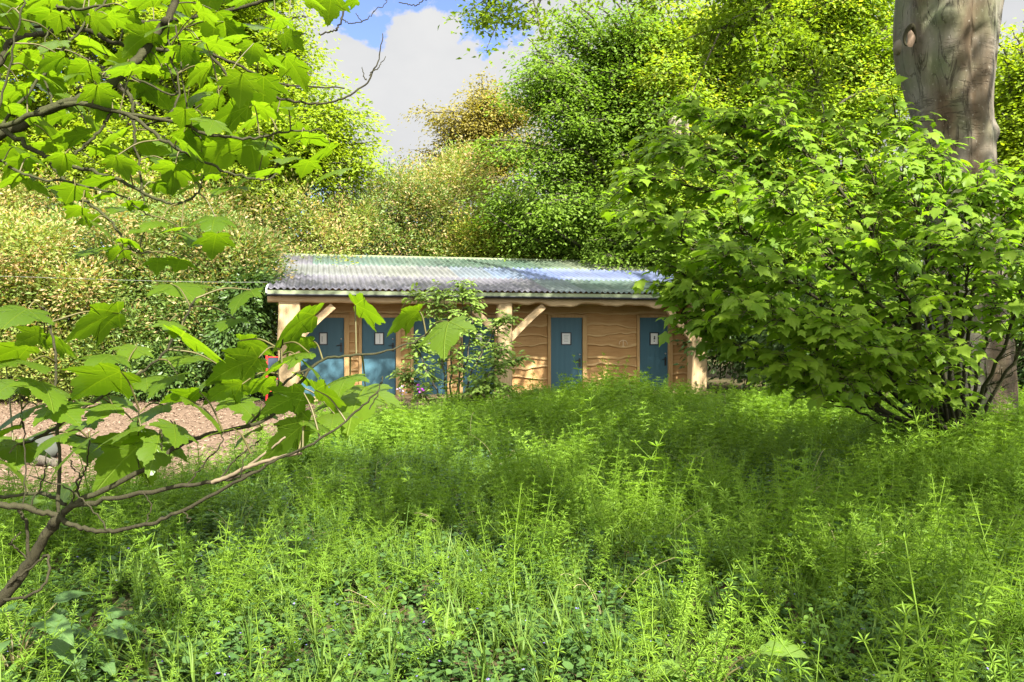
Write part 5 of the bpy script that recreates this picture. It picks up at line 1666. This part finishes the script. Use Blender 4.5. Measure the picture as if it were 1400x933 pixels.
x, y = weed_points(6500, power=.65)
k = RNG.random(len(x)) < .2 + .8 * np.clip(.5 + .5 * wob(x + 9, y, 1.9, 3), 0, 1)
x, y = x[k], y[k]
scatter('wild_herb', 'mixed leafy green wild herbs growing through the cleavers', 'weeds', [herb(31, .30, 7, .06, 1), herb(32, .42, 9, .055, .8), herb(33, .22, 5, .07, 1.3), herb(34, .36, 8, .045, .9)], [M['herb']],
        x, y, gh(x, y), RNG.uniform(.6, 1.2, len(x)), .2, RNG.integers(0, 4, len(x)))


def straw(seed):
    r = np.random.default_rng(seed)
    mb = MB()
    for _ in range(3):
        a_, h = r.uniform(0, 2 * PI), r.uniform(.25, .5)
        e_ = np.array([math.cos(a_) * h * .6, math.sin(a_) * h * .6, h * .7])
        mb.tube(smooth_path([[0, 0, 0], e_ * .5 + [0, 0, .06], e_, e_ * 1.2 - [0, 0, .05]], 4), .0013, 4, cap=False)
    return mb


x, y = weed_points(260, power=.6)
scatter('dead_stalk', 'dry straw coloured stalks lying through the weeds', 'weeds', [straw(41), straw(42), straw(43)], [M['straw']], x, y, gh(x, y), RNG.uniform(.6, 1.2, len(x)), .3, RNG.integers(0, 3, len(x)))

# ------------------------------------------------------------------ sky, sun, camera
w = bpy.data.worlds.new('World')
scene.world = w
w.use_nodes = True
nt = w.node_tree
nt.nodes.clear()
class WN(NT):
    def __init__(s, tree):
        s.t = tree
t = WN(nt)
sky = t.n('ShaderNodeTexSky', sky_type='NISHITA', sun_disc=False)
sky.sun_elevation, sky.sun_rotation = SUN_EL, SUN_AZ
sky.air_density, sky.dust_density, sky.ozone_density = 1.0, .6, 2.0
dirv = t.coord('Generated')
nz = t.noise(t.mapping(dirv, (1, 1, 1.5)), 5.5, 9, .58, .35)
tot = None
for px, py, r in ((600, 135, .105), (500, 165, .10), (560, 200, .12), (715, 130, .085), (650, 170, .10), (455, 130, .085), (330, 100, .15), (820, 190, .22), (1050, 100, .25), (1250, 150, .25), (700, 260, .15)):
    c = norm(at(px, py, 1.0) - [0, 0, EYE])
    d = t.n('ShaderNodeVectorMath', operation='DISTANCE')
    t.link(dirv, d.inputs[0])
    d.inputs[1].default_value = c
    b = t.math('SUBTRACT', 1.0, t.math('DIVIDE', d.outputs['Value'], r), clamp=True)
    tot = b if tot is None else t.math('MAXIMUM', tot, b)
f = t.math('ADD', t.math('MULTIPLY', tot, .75), t.math('MULTIPLY_ADD', nz, 1.5, -.72))
mask = t.ramp(f, [(.115, 0), (.165, 1)])
shade = t.noise(t.mapping(dirv, (1, 1, 1.7), (.3, .1, .2)), 6, 6)
cl = t.mix(shade, (1.6, 1.65, 1.75), (2.35, 2.33, 2.28))
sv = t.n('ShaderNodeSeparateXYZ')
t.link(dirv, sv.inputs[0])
fill_cloud = t.math('MAXIMUM', t.math('MULTIPLY_ADD', sv.outputs[2], 3.2, -1.75), t.math('MULTIPLY_ADD', sv.outputs[1], -2.5, -.1))  # bright cloud overhead and behind the camera, added as fill light
fill_cloud = t.math('ADD', fill_cloud, t.math('MULTIPLY_ADD', nz, 2.0, -1.0))
fill_cloud = t.ramp(fill_cloud, [(.15, 0), (.55, 1)])
cl = t.mix(fill_cloud, cl, (7.6, 7.6, 7.8))
mask = t.math('MAXIMUM', mask, fill_cloud)
bg = t.n('ShaderNodeBackground')
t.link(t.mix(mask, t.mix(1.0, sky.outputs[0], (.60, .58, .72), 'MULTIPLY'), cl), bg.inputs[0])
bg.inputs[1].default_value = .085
wo = t.n('ShaderNodeOutputWorld')
t.link(bg.outputs[0], wo.inputs[0])

sl = bpy.data.lights.new('sun', 'SUN')
sl.energy, sl.angle, sl.color = 4.8, math.radians(.53), (1, .95, .86)
so = bpy.data.objects.new('sun', sl)
so.rotation_euler = Vector(TO_SUN).to_track_quat('Z', 'Y').to_euler()
so.location = (8, -10, 20)
COL.objects.link(so)

cam = bpy.data.cameras.new('camera')
cam.sensor_width, cam.lens = 36, 28
cam.clip_start, cam.clip_end = .05, 1000
cam.shift_y = -(466.5 - HY) / 1400
co_ = bpy.data.objects.new('camera', cam)
co_.location = (0, 0, EYE)
co_.rotation_euler = (PI / 2, 0, 0)
COL.objects.link(co_)
scene.camera = co_

vs = scene.view_settings
vs.view_transform, vs.look, vs.gamma, vs.use_curve_mapping = 'Standard', 'None', 1, False
vs.exposure = 2.22
cy = scene.cycles
cy.max_bounces, cy.diffuse_bounces, cy.glossy_bounces, cy.transmission_bounces, cy.transparent_max_bounces = 6, 4, 2, 5, 4
cy.caustics_reflective = cy.caustics_refractive = False
cy.sample_clamp_indirect = 8
cy.use_denoising = True
